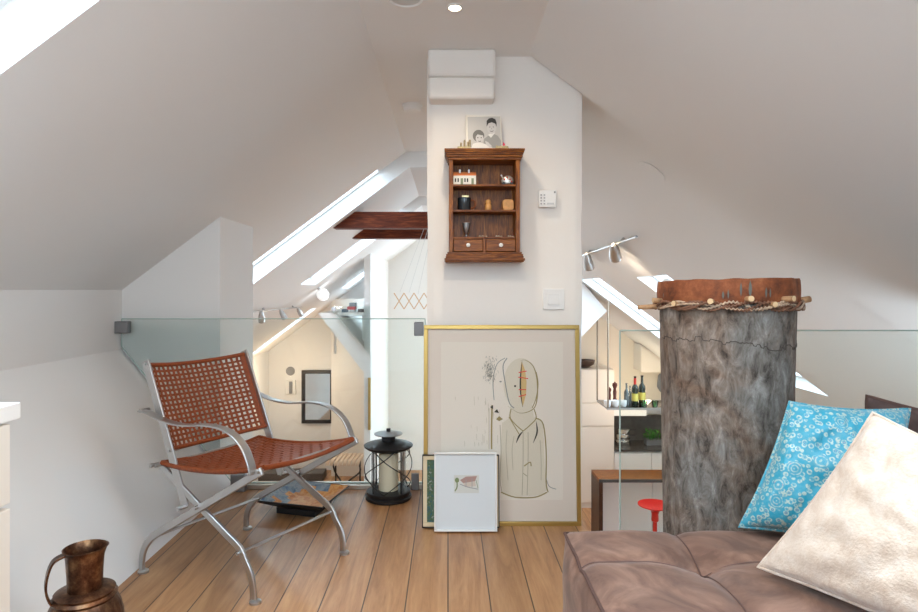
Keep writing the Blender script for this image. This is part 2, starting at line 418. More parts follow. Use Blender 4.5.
# gable wall behind the camera with its window
bw = MB()
bw.box((-2.3,-1.75,-.24), (2.3,-1.6,1.18)); bw.box((-2.3,-1.75,1.18), (-1.0,-1.6,2.7)); bw.box((1.0,-1.75,1.18), (2.3,-1.6,2.7)); bw.box((-1.0,-1.75,2.25), (1.0,-1.6,2.7))
struct('wall_rear', bw, 'paint')
wn += 1
fr = MB()
fr.box((-1,-1.72,1.18),(-.94,-1.64,2.25)); fr.box((.94,-1.72,1.18),(1,-1.64,2.25)); fr.box((-.03,-1.72,1.24),(.03,-1.64,2.19)); fr.box((-.94,-1.72,1.18),(.94,-1.64,1.24)); fr.box((-.94,-1.72,2.19),(.94,-1.64,2.25))
f = struct('window_%d' % wn, fr, 'white_gloss'); part('window_pane', MB().box((-.94,-1.685,1.24),(.94,-1.678,2.19)), 'pane', f)
L = bpy.data.lights.new('sky_portal','AREA'); L.shape='RECTANGLE'; L.size=2; L.size_y=1.07; L.cycles.is_portal=True
o = bpy.data.objects.new('sky_portal', L); COL.objects.link(o); o.location=(0,-1.74,1.715); o.rotation_euler=(math.radians(90),0,0)
# block at the left end of the loft, outer walls of the lower storey
blk = [(-3.7,3.68,ZL), (-1.37,3.68,ZL), (-1.37,3.68,EYE+(XL-1.37)*T+.01), (-3.7,3.68,EYE+(XL-3.7)*T+.01)]
struct('wall_partition', MB().prism(blk, (0,.62,0)), 'paint')
struct('wall_left_lower', MB().box((-3.7,4.30,ZL), (-3.6,12.4,0.0)), 'paint')
struct('wall_right_lower', MB().box((3.95,2.0,ZL), (4.05,12.4,-.2)), 'paint')
struct('wall_near_lower', MB().box((-4.1,2.1,ZL), (4.05,2.2,-.24)), 'paint')
ew = MB(); ew.box((-4.8,12.3,ZL),(.0,12.45,2.62)); ew.box((.0,12.3,ZL),(1.2,12.45,-.1)); ew.box((.0,12.3,2.0),(1.2,12.45,2.62)); ew.box((1.1,12.3,-.1),(1.2,12.45,2.0))
struct('wall_end', ew, 'paint')
wn += 1  # added end window, hidden by the chimney, to brighten the far rooms
fr = MB(); fr.box((.0,12.33,-.1),(.06,12.41,2.0)); fr.box((1.04,12.33,-.1),(1.1,12.41,2.0)); fr.box((.06,12.33,-.1),(1.04,12.41,-.04)); fr.box((.06,12.33,1.94),(1.04,12.41,2.0)); fr.box((.52,12.33,-.04),(.58,12.41,1.94))
f = struct('window_%d' % wn, fr, 'white_gloss'); part('window_pane', MB().box((.06,12.36,-.04),(1.04,12.367,1.94)), 'pane', f)
L = bpy.data.lights.new('sky_portal','AREA'); L.shape='RECTANGLE'; L.size=1.1; L.size_y=2.1; L.cycles.is_portal=True
o = bpy.data.objects.new('sky_portal', L); COL.objects.link(o); o.location=(.55,12.44,.95); o.rotation_euler=(math.radians(-90),0,0)
struct('wall_inner', MB().prism([(-1.2,9.46,ZL), (-1.3,9.46,ZL), (-1.3,9.46,EYE+(XL-1.3)*T+.05), (-1.2,9.46,EYE+(XL-1.2)*T+.05)], (0,2.85,0)), 'paint')
struct('wall_passage', MB().box((-2.27,11.9,ZL), (-1.3,12.0,1.0)), 'cream_lac')
struct('wall_kitchen', MB().prism([(1.1,10.8,ZL), (4.2,10.8,ZL), (4.2,10.8,.2), (1.1,10.8,2.1)], (0,.15,0)), 'paint_warm')
# far loft: slanted wall over the passage
sl = [P(318,313,9.5), P(335,313,9.5), P(371,355,9.5), P(371,382,9.5)]
struct('trim_1', MB().prism(sl, (0,2.4,0)), 'paint')
struct('trim_2', MB().prism([P(560,283,8.75), P(584,284,8.75), P(607,311,8.75), P(560,358,8.75)], (0,.5,0)), 'paint')
# skirting of the left foot
# ------------------------------------------------------------------ chimney
ch = MB()
def wob(x, y, z, k=.004): return k*noise.noise(Vector((x*3.1, y*3.1, z*3.1))) + k*.5*noise.noise(Vector((x*9, y*9+4, z*9)))
def cface(a, b):
    z = -.30 + (ZC+.06+.30)*b; xr = min(.684, XR+.075-(z-EYE)/T); x = -.106 + (xr+.106)*a
    ex = math.exp(-((x+.106)/.02)**2) + math.exp(-((x-.684)/.02)**2)
    return Vector((x + wob(1,0,z,.005)*(1 if a < .5 else -1)*(abs(2*a-1)**3), 3.12 + wob(x,0,z) + .012*ex, z))
ch.grid(cface, 60, 110)
ch.grid(lambda a, b: Vector((cface(0,b).x, cface(0,b).y + (3.72-cface(0,b).y)*(1-a), cface(0,b).z)), 8, 110)
ch.grid(lambda a, b: Vector((cface(1,b).x, cface(1,b).y + (3.72-cface(1,b).y)*a, cface(1,b).z)), 8, 110)
ch.box((-.100,3.16,ZL),(.676,3.71,-.28))
struct('wall_chimney', ch, 'plaster')
bx = MB(); bx.box((-.10,3.012,2.225), (.236,3.14,ZC)); bx.box((-.098,3.018,2.115), (.232,3.14,2.2245))
struct('trim_3', bx, 'plaster', bevel=.014)

# ------------------------------------------------------------------ collar beams
for px0, px1, Y, lab in ((333,351,6.06,'dark reddish collar beam nearer the chimney, the higher and longer of the two'),
                         (352,368,7.25,'dark reddish collar beam behind the other, the lower and shorter looking')):
    z0, z1 = 1.784, 1.945
    xa, xb = -(XL-(z0-EYE)/T), -(XL-(z1-EYE)/T); ra, rb = XR-(z0-EYE)/T, XR-(z1-EYE)/T
    o = part('roof_beam', MB().prism([(xa,Y,z0),(ra,Y,z0),(rb,Y,z1),(xb,Y,z1)], (0,.17,0)), 'dark_beam')
    tag(o, lab, 'beam', 'collar beams across the roof')

# ------------------------------------------------------------------ glass balustrades
t = thing('glass_balustrade', 'green tinted glass balustrade behind the woven chair and lantern', 'balustrade', (-1.0,3.62,0))
gl = [(-1.93,3.614,1.0), (-1.93,3.614,.835), (-1.275,3.614,.03), (-.135,3.614,.03), (-.135,3.614,1.0)]
part('glass_panel', MB().prism(gl, (0,.012,0)), 'glass', t)
ed = MB()
for a, b in zip(gl, gl[1:] + gl[:1]):
    a, b = Vector(a)+Vector((0,.006,0)), Vector(b)+Vector((0,.006,0)); ed.tube([a, b], .0032, 6)
part('glass_edge', ed, 'glass_edge', t)
part('floor_rail', MB().box((-1.27,3.585,0), (-.12,3.66,.028)), plain('rail_steel', (.55,.50,.44), .3, .9), t, .003)
part('clamp', MB().box((-1.965,3.595,.915), (-1.885,3.645,.985)), 'steel_dark', t, .004)
part('clamp', MB().box((-.20,3.595,.90), (-.145,3.645,.98)), 'steel_dark', t, .004)
part('clamp', MB().box((-1.26,3.54,.0), (-1.175,3.58,.10)), 'steel_dark', t, .004)
part('clamp', MB().box((-.215,3.572,.0), (-.17,3.584,.10)), 'steel_dark', t, .004)
t = thing('glass_balustrade', 'clear glass balustrade behind the tall hollow-log drum and sofa', 'balustrade', (1.35,2.57,0))
gl = [(.722,2.564,1.0), (.722,2.564,.03), (1.985,2.564,.03), (1.985,2.564,1.0)]
part('glass_panel', MB().prism(gl, (0,.012,0)), 'glass', t)
ed = MB()
for a, b in zip(gl, gl[1:] + gl[:1]):
    ed.tube([Vector(a)+Vector((0,.006,0)), Vector(b)+Vector((0,.006,0))], .0034, 6)
part('glass_edge', ed, 'glass_edge', t)
part('floor_rail', MB().box((.72,2.54,0), (1.985,2.595,.028)), 'steel', t, .003)

# ------------------------------------------------------------------ woven folding armchair
A0 = Vector((-1.27,2.54,0)); u = Vector((.52,.854,0)); v = Vector((.895,-.446,0))
Wd = .54
def Cc(a, s, z): return A0 + u*(a*Wd) + v*s + Vector((0,0,z))
chair = thing('folding_armchair', 'steel folding armchair with woven cognac leather seat and back', 'chair', (-.86,2.66,0))
vz = u
for a in (0, 1):
    lab = None
    o = -.0
    rear = smooth_path([(0,.0,.004),(-.005,.004,.05),(.03,.03,.115),(.085,.10,.175)], 5)
    bar1 = [(0.0,.006),(0.0,.05),(.012,.095),(.045,.14),(.0956,.178)] + [(.0956+(.656-.0956)*k/6, .178+(.505-.178)*k/6) for k in range(1,7)]
    bar1 = [Cc(a, s, z) for s, z in bar1]
    part('leg', MB().strap(smooth_path(bar1, 4), u, .013, .029), 'steel', chair, .003)
    ft = .585
    bar2 = [(ft+.01,.006),(ft+.008,.05),(ft-.006,.105),(ft-.035,.15),(.525,.19)] + [(.525+(.08-.525)*k/6, .19+(.455-.19)*k/6) for k in range(1,7)]
    bar2 = [Cc(a + (.035 if a == 0 else -.035), s, z) for s, z in bar2]
    part('leg', MB().strap(smooth_path(bar2, 4), u, .013, .029), 'steel', chair, .003)
    for s in (0, ft+.01):
        ai = a if s == 0 else a + (.035 if a == 0 else -.035)
        part('foot', MB().lathe([(.022,0),(.022,.008),(.016,.012)], Cc(ai, s+.008, 0), 20), 'steel', chair)
    post = [Cc(a + (.03 if a == 0 else -.03), .237*(1-k), .303+(.875-.303)*k) for k in (0,.5,1)]
    part('back_post', MB().strap(post, v + Vector((0,0,.42)), .040, .009), 'steel', chair, .002)
    e = -.02 if a == 0 else 1.02
    arm = [(.01,.672),(.06,.668),(.15,.645),(.26,.637),(.40,.65),(.506,.636),(.575,.592),(.612,.53),(.622,.49)]
    part('armrest', MB().strap(smooth_path([Cc(e, s, z) for s, z in arm], 5), u, .036, .007), 'steel', chair, .002)
    for s, z in ((.014,.672),(.62,.50),(.08,.455),(.33,.323),(.237,.305)):
        part('bolt', MB().tube([Cc(a,s,z)-u*.022, Cc(a,s,z)+u*.022], .008, 12), 'steel', chair)
for s, z in ((.085,.165), (.53,.175)):
    part('stretcher', MB().tube([Cc(0,s,z), Cc(1,s,z)], .006, 10), 'steel', chair)
bp0 = Vector((0,0,0))
def back_pt(a, b, h=0):    # a across, b downward; bows backwards
    z = .862 - .345*b; s = .237*(1-(z-.303)/.572)
    bow = 4*a*(1-a)
    n = (v*.92 + Vector((0,0,.38))).normalized()
    return Cc(.03+.94*a, s, z - .018*bow*(1-.3*b)) - v*(.045*bow) + n*h
def seat_pt(a, b, h=0):    # a across, b from rear to front
    s = .10 + .545*b; z = .462 + .05*b - .030*4*b*(1-b)*.8 - .018*4*a*(1-a)
    return Cc(.03+.94*a, s, z + h)
def weave(fn, na, nb, m0a, m1a, m0b, m1b, fill, th=.0022, amp=.0026, step=2):
    mb = MB()
    pa, pb = (m1a-m0a)/na, (m1b-m0b)/nb
    def ribbon(line, half):
        vs = []; k = len(line)
        for p, nrm, sd in line:
            for q, r in ((-1,-1),(1,-1),(1,1),(-1,1)): vs.append(p + sd*half*q + nrm*th/2*r)
        fs = []
        for i in range(k-1):
            for j in range(4): fs.append((i*4+j, i*4+(j+1)%4, (i+1)*4+(j+1)%4, (i+1)*4+j))
        mb.add(vs, fs, 0, True)
    def run(idx, fixed, vert):
        line = []; m = (nb if vert else na)*step
        lo, hi = (m0b, m1b) if vert else (m0a, m1a)
        for k in range(-step, m+step+1):
            q = lo + (hi-lo)*(k/m)
            q = min(max(q, .0), 1.0)
            a, b = (fixed, q) if vert else (q, fixed)
            ph = k/step - .5
            h = amp*math.cos(math.pi*(ph + idx)) * (1 if vert else -1)
            p = fn(a, b, h)
            da = (fn(min(a+.02,1), b)-fn(max(a-.02,0), b)).normalized(); db = (fn(a, min(b+.02,1))-fn(a, max(b-.02,0))).normalized()
            line.append((p, da.cross(db).normalized(), da if vert else db))
        return line
    La = (fn(1,.5)-fn(0,.5)).length*pa; Lb = (fn(.5,1)-fn(.5,0)).length*pb
    for i in range(na): ribbon(run(i, m0a+pa*(i+.5), True), La*fill/2)
    for j in range(nb): ribbon(run(j, m0b+pb*(j+.5), False), Lb*fill/2)
    return mb
bk = weave(back_pt, 18, 15, .055, .945, .06, .94, .47, step=4, amp=.0018)
for a in (.022, .978):
    bk.strap([back_pt(a, k/16) for k in range(17)], [(back_pt(min(a+.02,1), k/16)-back_pt(max(a-.02,0), k/16)) for k in range(17)], .03, .007)
for b in (.012, .985):
    bk.tube([back_pt(k/24, b) for k in range(25)], .0095, 10)
part('backrest', bk, 'leather', chair)
st = weave(seat_pt, 17, 20, .0, 1.0, .0, 1.0, 1.08, step=4, amp=.0035, th=.003)
for a in (.0, 1.0): st.tube([seat_pt(a, k/20) for k in range(21)], .011, 10)
for b in (.0, 1.0): st.tube([seat_pt(k/20, b) for k in range(21)], .011, 10)
part('seat', st, 'leather', chair)
for b in (0.0, 1.0):
    part('cross_rod', MB().tube([back_pt(-.03, b), back_pt(.0, b), back_pt(.1,b)], .006, 10), 'steel', chair)
    part('cross_rod', MB().tube([back_pt(.9,b), back_pt(1.0, b), back_pt(1.03, b)], .006, 10), 'steel', chair)
for s, z in ((.10,.455), (.645,.502)):
    part('cross_rod', MB().tube([Cc(-.03,s,z), Cc(1.03,s,z)], .006, 10), 'steel', chair)

# ------------------------------------------------------------------ lantern
lx, ly = (388.5-448)/F*3.44, 3.44
lan = thing('lantern', 'round black metal candle lantern on the floor before the glass', 'lantern', (lx,ly,0))
part('base', MB().lathe([(.10,0),(.128,.004),(.130,.02),(.118,.026),(.122,.032),(.122,.046),(.108,.05),(.05,.052)], (lx,ly,0), 40), 'black', lan)
part('lid', MB().lathe([(.05,.278),(.12,.282),(.136,.294),(.138,.30),(.125,.306),(.055,.322),(.0,.324)], (lx,ly,0), 40), 'black', lan)
part('chimney_cap', MB().lathe([(.038,.318),(.038,.352),(.0,.353)], (lx,ly,0), 24), 'black', lan)
part('vent_cap', MB().lathe([(.0,.353),(.078,.360),(.080,.364),(.03,.374),(.0,.376)], (lx,ly,0), 32), plain('worn_zinc',(.35,.37,.38),.4,.8), lan)
part('finial', MB().tube([(lx,ly,.37),(lx,ly,.392)], .012, 12), 'black', lan)
part('glass_cylinder', MB().lathe([(.097,.0505),(.097,.279)], (lx,ly,0), 48, cap=False), 'clear', lan)
for k in range(4):
    ang = math.pi/4 + k*math.pi/2
    part('upright', MB().tube([(lx+.108*math.cos(ang), ly+.108*math.sin(ang), z) for z in (.045,.285)], .0035, 8), 'black', lan)
for k in range(3):
    a0 = k*2*math.pi/3 + .4
    part('wire', MB().tube([(lx+(.112+.022*math.sin(math.pi*i/20))*math.cos(a0+i/20*2.6), ly+(.112+.022*math.sin(math.pi*i/20))*math.sin(a0+i/20*2.6), .05+.235*i/20) for i in range(21)], .0028, 6), 'black', lan)
    part('wire', MB().tube([(lx+(.112+.022*math.sin(math.pi*i/20))*math.cos(a0-i/20*2.6), ly+(.112+.022*math.sin(math.pi*i/20))*math.sin(a0-i/20*2.6), .05+.235*i/20) for i in range(21)], .0028, 6), 'black', lan)
c = part('candle', MB().lathe([(.0,.052),(.055,.052),(.055,.255),(.048,.260),(.02,.254),(.0,.252)], (lx,ly,0), 32), 'wax')
tag(c, 'thick cream pillar candle standing inside the black lantern', 'candle')

# ------------------------------------------------------------------ square dish under the chair
D = [P(257,503,3.16), P(322,509,3.06), P(349,489,3.40), P(289,481,3.52)]
dc = sum(D, Vector())/4
dish = thing('square_dish', 'square glazed dish, orange and blue-grey, on the floor behind the chair', 'dish', (dc.x,dc.y,0))
def dish_pt(a, b, low=False):
    p = D[0]*(1-a)*(1-b) + D[1]*a*(1-b) + D[2]*a*b + D[3]*(1-a)*b
    e = max(abs(2*a-1), abs(2*b-1))
    z = .035 + (.085-.035)*max(0, (e-.45)/.55)**1.3
    return Vector((p.x, p.y, z - (.010 if low else 0)))
top = MB()
Nn = 14
for i in range(Nn):
    for j in range(Nn):
        a, b = (i+.5)/Nn, (j+.5)/Nn
        e = max(abs(2*a-1), abs(2*b-1))
        q_ = noise.noise(Vector((a*4, b*4, 0)))*.22; mi = 1 if (a + q_ < .22 or (b + q_ > .84 and a < .7)) else 0
        if e > .93 and (i+j) % 5 < 3 and (j == 0 or i == Nn-1): mi = 2
        top.add([dish_pt(i/Nn, j/Nn), dish_pt((i+1)/Nn, j/Nn), dish_pt((i+1)/Nn, (j+1)/Nn), dish_pt(i/Nn, (j+1)/Nn)], [(0,1,2,3)], mi, True)
part('glazed_bowl', top, ['dish_orange','dish_blue','white_gloss'], dish)
un = MB(); un.grid(lambda a, b: dish_pt(a, b, True), 14, 14)
rim = [dish_pt(k/10, 0) for k in range(10)] + [dish_pt(1, k/10) for k in range(10)] + [dish_pt(1-k/10, 1) for k in range(10)] + [dish_pt(0, 1-k/10) for k in range(10)]
un.tube([p - Vector((0,0,.005)) for p in rim], .005, 6, closed=True)
part('underside', un, 'black', dish)
def dq(a, b, z): q = dish_pt(a, b); return Vector((q.x, q.y, z))
part('foot_ring', MB().prism([dq(.2,.2,0), dq(.8,.2,0), dq(.8,.8,0), dq(.2,.8,0)], (0,0,.03)), 'black', dish)

# ------------------------------------------------------------------ copper jug
jx, jy = (85-448)/F*1.78, 1.78
jug = thing('copper_jug', 'old embossed copper jug with handle on the floor at left', 'jug', (jx,jy,0))
prof = [(.055,0),(.062,.006),(.066,.02),(.085,.05),(.102,.10),(.106,.16),(.100,.22),(.092,.255),(.082,.275),(.086,.283),(.078,.290),(.080,.297),(.062,.305)]
part('body', MB().lathe(prof, (jx,jy,0), 64, wob=lambda t, i: 1+.012*math.cos(26*t + i*.55)*(1 if 2 < i < 9 else 0)), 'copper', jug)
nk = [(.046,.300),(.046,.315),(.047,.35),(.050,.395),(.053,.416),(.058,.422),(.055,.423),(.050,.412),(.046,.39),(.042,.33),(.0,.315)]
part('neck', MB().lathe(nk, (jx,jy,0), 40, wob=lambda t, i: 1 + (.07*max(0, math.cos(t-.5))**8 if 3 < i < 8 else 0)), 'copper', jug)
hd = smooth_path([(jx-.80*q, jy-.60*q, z) for q, z in ((.050,.412),(.078,.400),(.092,.365),(.096,.325),(.088,.292),(.078,.278))], 6)
part('handle', MB().strap(hd, (.60,-.80,0), .030, .006), 'copper', jug, .002)

# ------------------------------------------------------------------ white drawer cabinet, bottom left
cab = thing('drawer_cabinet', 'white drawer cabinet with white worktop at the left edge', 'cabinet', (-1.5,.6,0))
cs = [(-1.27,-.4,.0),(-1.045,-.4,.0),(-1.045,-.4,.862),(-1.93,-.4,.862),(-1.93,-.4,.83)]
part('carcass', MB().prism([Vector(p) for p in cs], (0,1.83,0)), 'white_gloss', cab)
part('worktop', MB().box((-1.94,-.4,.864),(-1.02,1.462,.902)), 'white_gloss', cab, .002)
for k, (z0, z1) in enumerate(((.045,.30),(.31,.66),(.672,.857))):
    for y0, y1 in ((-.39,.515),(.525,1.432)):
        dr = part('drawer', MB().box((-1.044,y0,z0),(-1.024,y1,z1)), 'cream_lac', cab, .002)

# ------------------------------------------------------------------ sofa
SX0, SX1, SY0, SY1, SZ = .365, 1.93, .15, 1.915, .42
sofa = thing('sofa', 'low brown suede sofa with buttoned seat beside the drum', 'sofa', (1.15,1.0,0))
sx = [SX0, .70, 1.05, 1.40, SX1]; sy = [SY0, .65, 1.0, 1.35, 1.69, SY1]
def seamd(x, arr): return min(abs(x-q) for q in arr[1:-1])
def seat_fn(a, b):
    x = SX0 + (SX1-SX0)*a; y = SY0 + (SY1-SY0)*b
    dx, dy = seamd(x, sx), seamd(y, sy)
    ex = min(x-SX0, SX1-x); ey = min(y-SY0, SY1-y); e = min(ex, ey)
    z = SZ
    z -= .011*math.exp(-(dx/.022)**2) + .011*math.exp(-(dy/.022)**2) + .035*math.exp(-(dx*dx+dy*dy)/.075**2)
    z += .010 - .022*max(0, 1-e/.05)**2
    nv = noise.noise(Vector((x*6, y*6, 0)))*.006 + noise.noise(Vector((x*22+y*9, y*14, 3)))*.0022
    r = math.hypot(dx, dy); ang = math.atan2(dy, dx)
    z += nv + .004*math.sin(9*ang)*math.exp(-(r/.08)**2)
    return Vector((x, y, z))
seatmb = MB(); seatmb.grid(seat_fn, 120, 136)
part('seat_cushion', seatmb, 'suede', sofa)
def side_fn(p0, p1, nrm):
    p0, p1, nrm = Vector(p0), Vector(p1), Vector(nrm)
    def fn(a, b):
        p = p0.lerp(p1, a); zt = seat_fn((p.x-SX0)/(SX1-SX0), (p.y-SY0)/(SY1-SY0)).z
        z = .05 + (zt-.05)*b
        bul = .03*(1-(2*b-1)**4)**.8 * (1-abs(2*a-1)**14) + noise.noise(Vector((a*9, b*5, p0.x)))*.005*(1-abs(2*b-1)**4)
        q = p + nrm*bul; return Vector((q.x, q.y, z))
    return fn
sm = MB()
sm.grid(side_fn((SX0,SY0,0),(SX0,SY1,0),(-1,0,0)), 60, 14); sm.grid(side_fn((SX0,SY1,0),(SX1,SY1,0),(0,1,0)), 60, 14)
sm.grid(side_fn((SX0,SY0,0),(SX1,SY0,0),(0,-1,0)), 60, 14); sm.box((SX1-.03,SY0+.02,.05),(SX1,SY1-.02,.40)); sm.box((SX0+.03,SY0+.03,.05),(SX1-.03,SY1-.03,.2))
part('seat_border', sm, 'suede', sofa)
def edge(a0, b0, a1, b1, n=60): return [seat_fn(a0+(a1-a0)*k/n, b0+(b1-b0)*k/n) + Vector((0,0,.001)) for k in range(n+1)]
part('piping', MB().tube(edge(0,0,0,1) , .0048, 8), 'piping', sofa)
part('piping', MB().tube(edge(0,1,1,1) , .0048, 8), 'piping', sofa)
for q in sx[1:-1]:
    a = (q-SX0)/(SX1-SX0); part('seam', MB().tube(edge(a,0,a,1,120), .0022, 6), 'piping', sofa)
for q in sy[1:-1]:
    b = (q-SY0)/(SY1-SY0); part('seam', MB().tube(edge(0,b,1,b,120), .0022, 6), 'piping', sofa)
for x, y in ((SX0+.1,SY0+.1),(SX0+.1,SY1-.1),(SX1-.1,SY0+.1),(SX1-.1,SY1-.1)):
    part('leg', MB().box((x-.03,y-.03,0),(x+.03,y+.03,.06)), 'black', sofa)
ab = MB(); ab.grid(lambda a, b: Vector((1.80-.05*math.sin(math.pi*b)**.5 + .02*(b), SY0+.02+(SY1-SY0-.04)*a, .36+.36*b)), 40, 12); ab.box((1.80,SY0+.02,.30),(1.95,SY1-.02,.72))
part('backrest', ab, 'suede', sofa)

def pillow(name, BL, BR, TL, TR, th, mat, label, wr=.004, piping=None, ears=.0, pinch=.05, seed=0):
    BL, BR, TL, TR = map(Vector, (BL,BR,TL,TR)); ctr = (BL+BR+TL+TR)/4
    nrm = (BR-BL+TR-TL).cross(TL-BL+TR-BR).normalized()
    root = thing(name, label, 'cushion', (ctr.x, ctr.y, min(BL.z, BR.z)))
    K = 44
    def base(a, b):
        uu, vv = 2*a-1, 2*b-1
        a2 = .5 + .5*uu*(1-pinch*(1-vv*vv)); b2 = .5 + .5*vv*(1-pinch*(1-uu*uu))
        return (BL*(1-a2)+BR*a2)*(1-b2) + (TL*(1-a2)+TR*a2)*b2
    def fn(sgn):
        def g(a, b):
            uu, vv = 2*a-1, 2*b-1
            h = th/2*max(0, (1-uu**2)*(1-vv**2))**.42
            w = wr*noise.noise(Vector((a*7+seed, b*7, sgn)))*min(1, 8*(1-abs(uu)))*min(1, 8*(1-abs(vv)))
            w += wr*.6*noise.noise(Vector((a*20+b*8, b*5-a*12, seed)))*min(1, 6*(1-abs(uu)))*min(1, 6*(1-abs(vv)))
            return base(a, b) + nrm*sgn*(h) + nrm*w
        return g
    mb = MB(); mb.grid(fn(1), K, K); mb.grid(lambda a, b: fn(-1)(1-a, b), K, K)
    part('cover', mb, mat, root)
    rim = [base(k/20,0) for k in range(20)] + [base(1,k/20) for k in range(20)] + [base(1-k/20,1) for k in range(20)] + [base(0,1-k/20) for k in range(20)]
    part('edging', MB().tube(rim, .0045, 8, closed=True), piping or mat, root)
    return root
pillow('throw_pillow', (.885,1.86,.45), (1.22,1.66,.45), (1.045,1.872,.828), (1.415,1.875,.806), .20, 'brocade',
       'turquoise brocade pillow with silver floral pattern leaning before the drum', wr=.010, seed=3, pinch=.07)
pillow('throw_pillow', (.80,1.58,.455), (1.08,1.12,.445), (1.045,1.505,.868), (1.30,1.18,.73), .17, 'plush',
       'large fluffy cream pillow lying in front of the turquoise one', wr=.012, seed=9, pinch=.05)
pillow('throw_pillow', (1.335,2.01,.45), (1.70,1.83,.46), (1.35,1.975,.83), (1.68,1.80,.76), .11, 'dark_suede',
       'dark brown suede pillow, its corner showing behind the others at right', wr=.004, seed=5, piping='piping')

# ------------------------------------------------------------------ hollow-log drum
dx, dy = 1.024, 2.255
drum = thing('log_drum', 'tall weathered grey hollow-log drum with rust-brown hide top', 'drum', (dx,dy,0))
ko = lambda t, z: 1 + .018*math.sin(2*t+.6) + .010*math.sin(5*t+z*2) + .018*noise.noise(Vector((math.cos(t)*1.6, math.sin(t)*1.6, z*2.2))) + .006*noise.noise(Vector((math.cos(t)*7, math.sin(t)*7, z*6)))
def drum_pt(t, z, r=None, off=0):
    rr = (.2115 + .021*(z/1.1) if r is None else r)*ko(t, z) + off
    return Vector((dx + rr*math.cos(t), dy + rr*math.sin(t), z))
tm = MB(); NT = 96
tm.grid(lambda a, b: drum_pt(2*math.pi*a, 1.135*b), NT, 70)
tm.add([drum_pt(2*math.pi*k/NT, 0) for k in range(NT)], [tuple(range(NT))[::-1]])
part('trunk', tm, 'trunk', drum)
hm = MB()
def hide_fn(a, b):
    t = 2*math.pi*a; top = 1.205 + .006*math.sin(t*1.0+2.4) + .004*noise.noise(Vector((5*math.cos(t), 5*math.sin(t), 1)))
    low = 1.118 + .010*math.sin(7*t)
    if b < .8:
        q = b/.8; return drum_pt(t, low+(top-low)*q, .239+.002*math.sin(11*t), .003*math.sin(math.pi*q))
    q = (b-.8)/.2; r = .239*(1-q)
    return Vector((dx+r*ko(t,1.2)*math.cos(t), dy+r*ko(t,1.2)*math.sin(t), top*(1-q)+1.203*q + .002*math.sin(math.pi*min(1,q*3))))
hm.grid(hide_fn, 96, 20)
part('hide_skin', hm, 'hide', drum)
M['slit'] = plain('slit_grey_green', (.13,.125,.105), .85)     # slits in the hide over pale wood
for px, y0, y1, w in ((723,291,299,2.2),(728,289,299,1.5),(741,282,297,2.2),(750,280,298,3.2),(766,287,298,2),(770,288,298,1.6),(665,293,298,1.2)):
    for_t = math.asin(max(-1, min(1, 0)))
    # angle on the drum whose silhouette column is px (front side)
    best = min((abs(((dx+.245*math.cos(t))/(dy+.245*math.sin(t)))*F+448-px), t) for t in [math.pi + math.pi*k/600 for k in range(601)])[1]
    Yf = dy + .245*math.sin(best); z0 = EYE-(y1-290)/F*Yf; z1 = EYE-(y0-290)/F*Yf; hw = w/F*Yf*.5/.245
    pts = [drum_pt(best + hw*math.sin(math.pi*q)*sg, z0+(z1-z0)*q, .239, .0065) for sg, qs in ((1,[0,.25,.5,.75]),(-1,[1,.75,.5,.25])) for q in qs]
    part('hide_slit', MB().add(pts, [tuple(range(8))]), 'slit', drum)
def lace(zc, amp, fr_, ph, r, mat, off):
    pts = [drum_pt(2*math.pi*k/260, zc + amp*math.sin(fr_*2*math.pi*k/260+ph) + .003*math.sin(31*k*.1), .240, off+.004*math.cos(fr_*2*math.pi*k/260+ph)) for k in range(260)]
    part('lacing', MB().tube(pts, r, 7, closed=True), mat, drum)
lace(1.118,.012,9,0,.0036,'thong',.010); lace(1.116,.013,9,2.2,.0042,'thong_dark',.012); lace(1.114,.009,5,1.,.0032,'thong',.013); lace(1.122,.008,9,4,.0045,'thong_dark',.008); lace(1.108,.006,14,4,.0040,'thong_dark',.009)
for k, px in enumerate((678, 712, 748, 772, 660, 786)):
    t = min((abs(((dx+.25*math.cos(q))/(dy+.25*math.sin(q)))*F+448-px), q) for q in [math.pi + math.pi*i/600 for i in range(601)])[1]
    d = Vector((math.cos(t), math.sin(t), .05)); c0 = drum_pt(t, 1.130+.009*((k*7) % 3-1), .243, -.02); L_ = .042 + .008*(k % 3)
    pg = MB().tube([c0, c0+d*L_], .0095, 12, cap=False); pg.add([c0+d*L_ + (Vector((-math.sin(t),math.cos(t),0))*math.cos(q*.5236)+Vector((0,0,1))*math.sin(q*.5236))*.0095 for q in range(12)], [tuple(range(12))], 1)
    part('peg', pg, ['stick','stick_end'], drum)
part('peg', MB().tube([P(638,307.5,2.25), P(664,306,2.25)], [.0085,.010], 12), 'stick', drum)
part('peg', MB().tube([P(784,301,2.20), P(798,301,2.20), P(810,299,2.20)], [.013,.013,.011], 12), 'stick', drum)
# stitched crack round the trunk: a stepped seam
cr = []
def z_at(px, py, t): return EYE-(py-290)/F*(dy+.235*math.sin(t))
k = 0; ts = [math.pi+math.pi*i/60 for i in range(61)]
rs = random.Random(11)
for i, t in enumerate(ts):
    base = .988 + .014*math.sin(i*.11) + .004*math.sin(i*.5); e = rs.choice((-.006,.007,.002)); cr.append((t, base+e)); cr.append((t+.036, base+e-.002))
part('seam', MB().tube([drum_pt(t, z, None, .0005) for t, z in cr], .0014, 5), plain('dark_crack', (.06,.045,.035), .9), drum)

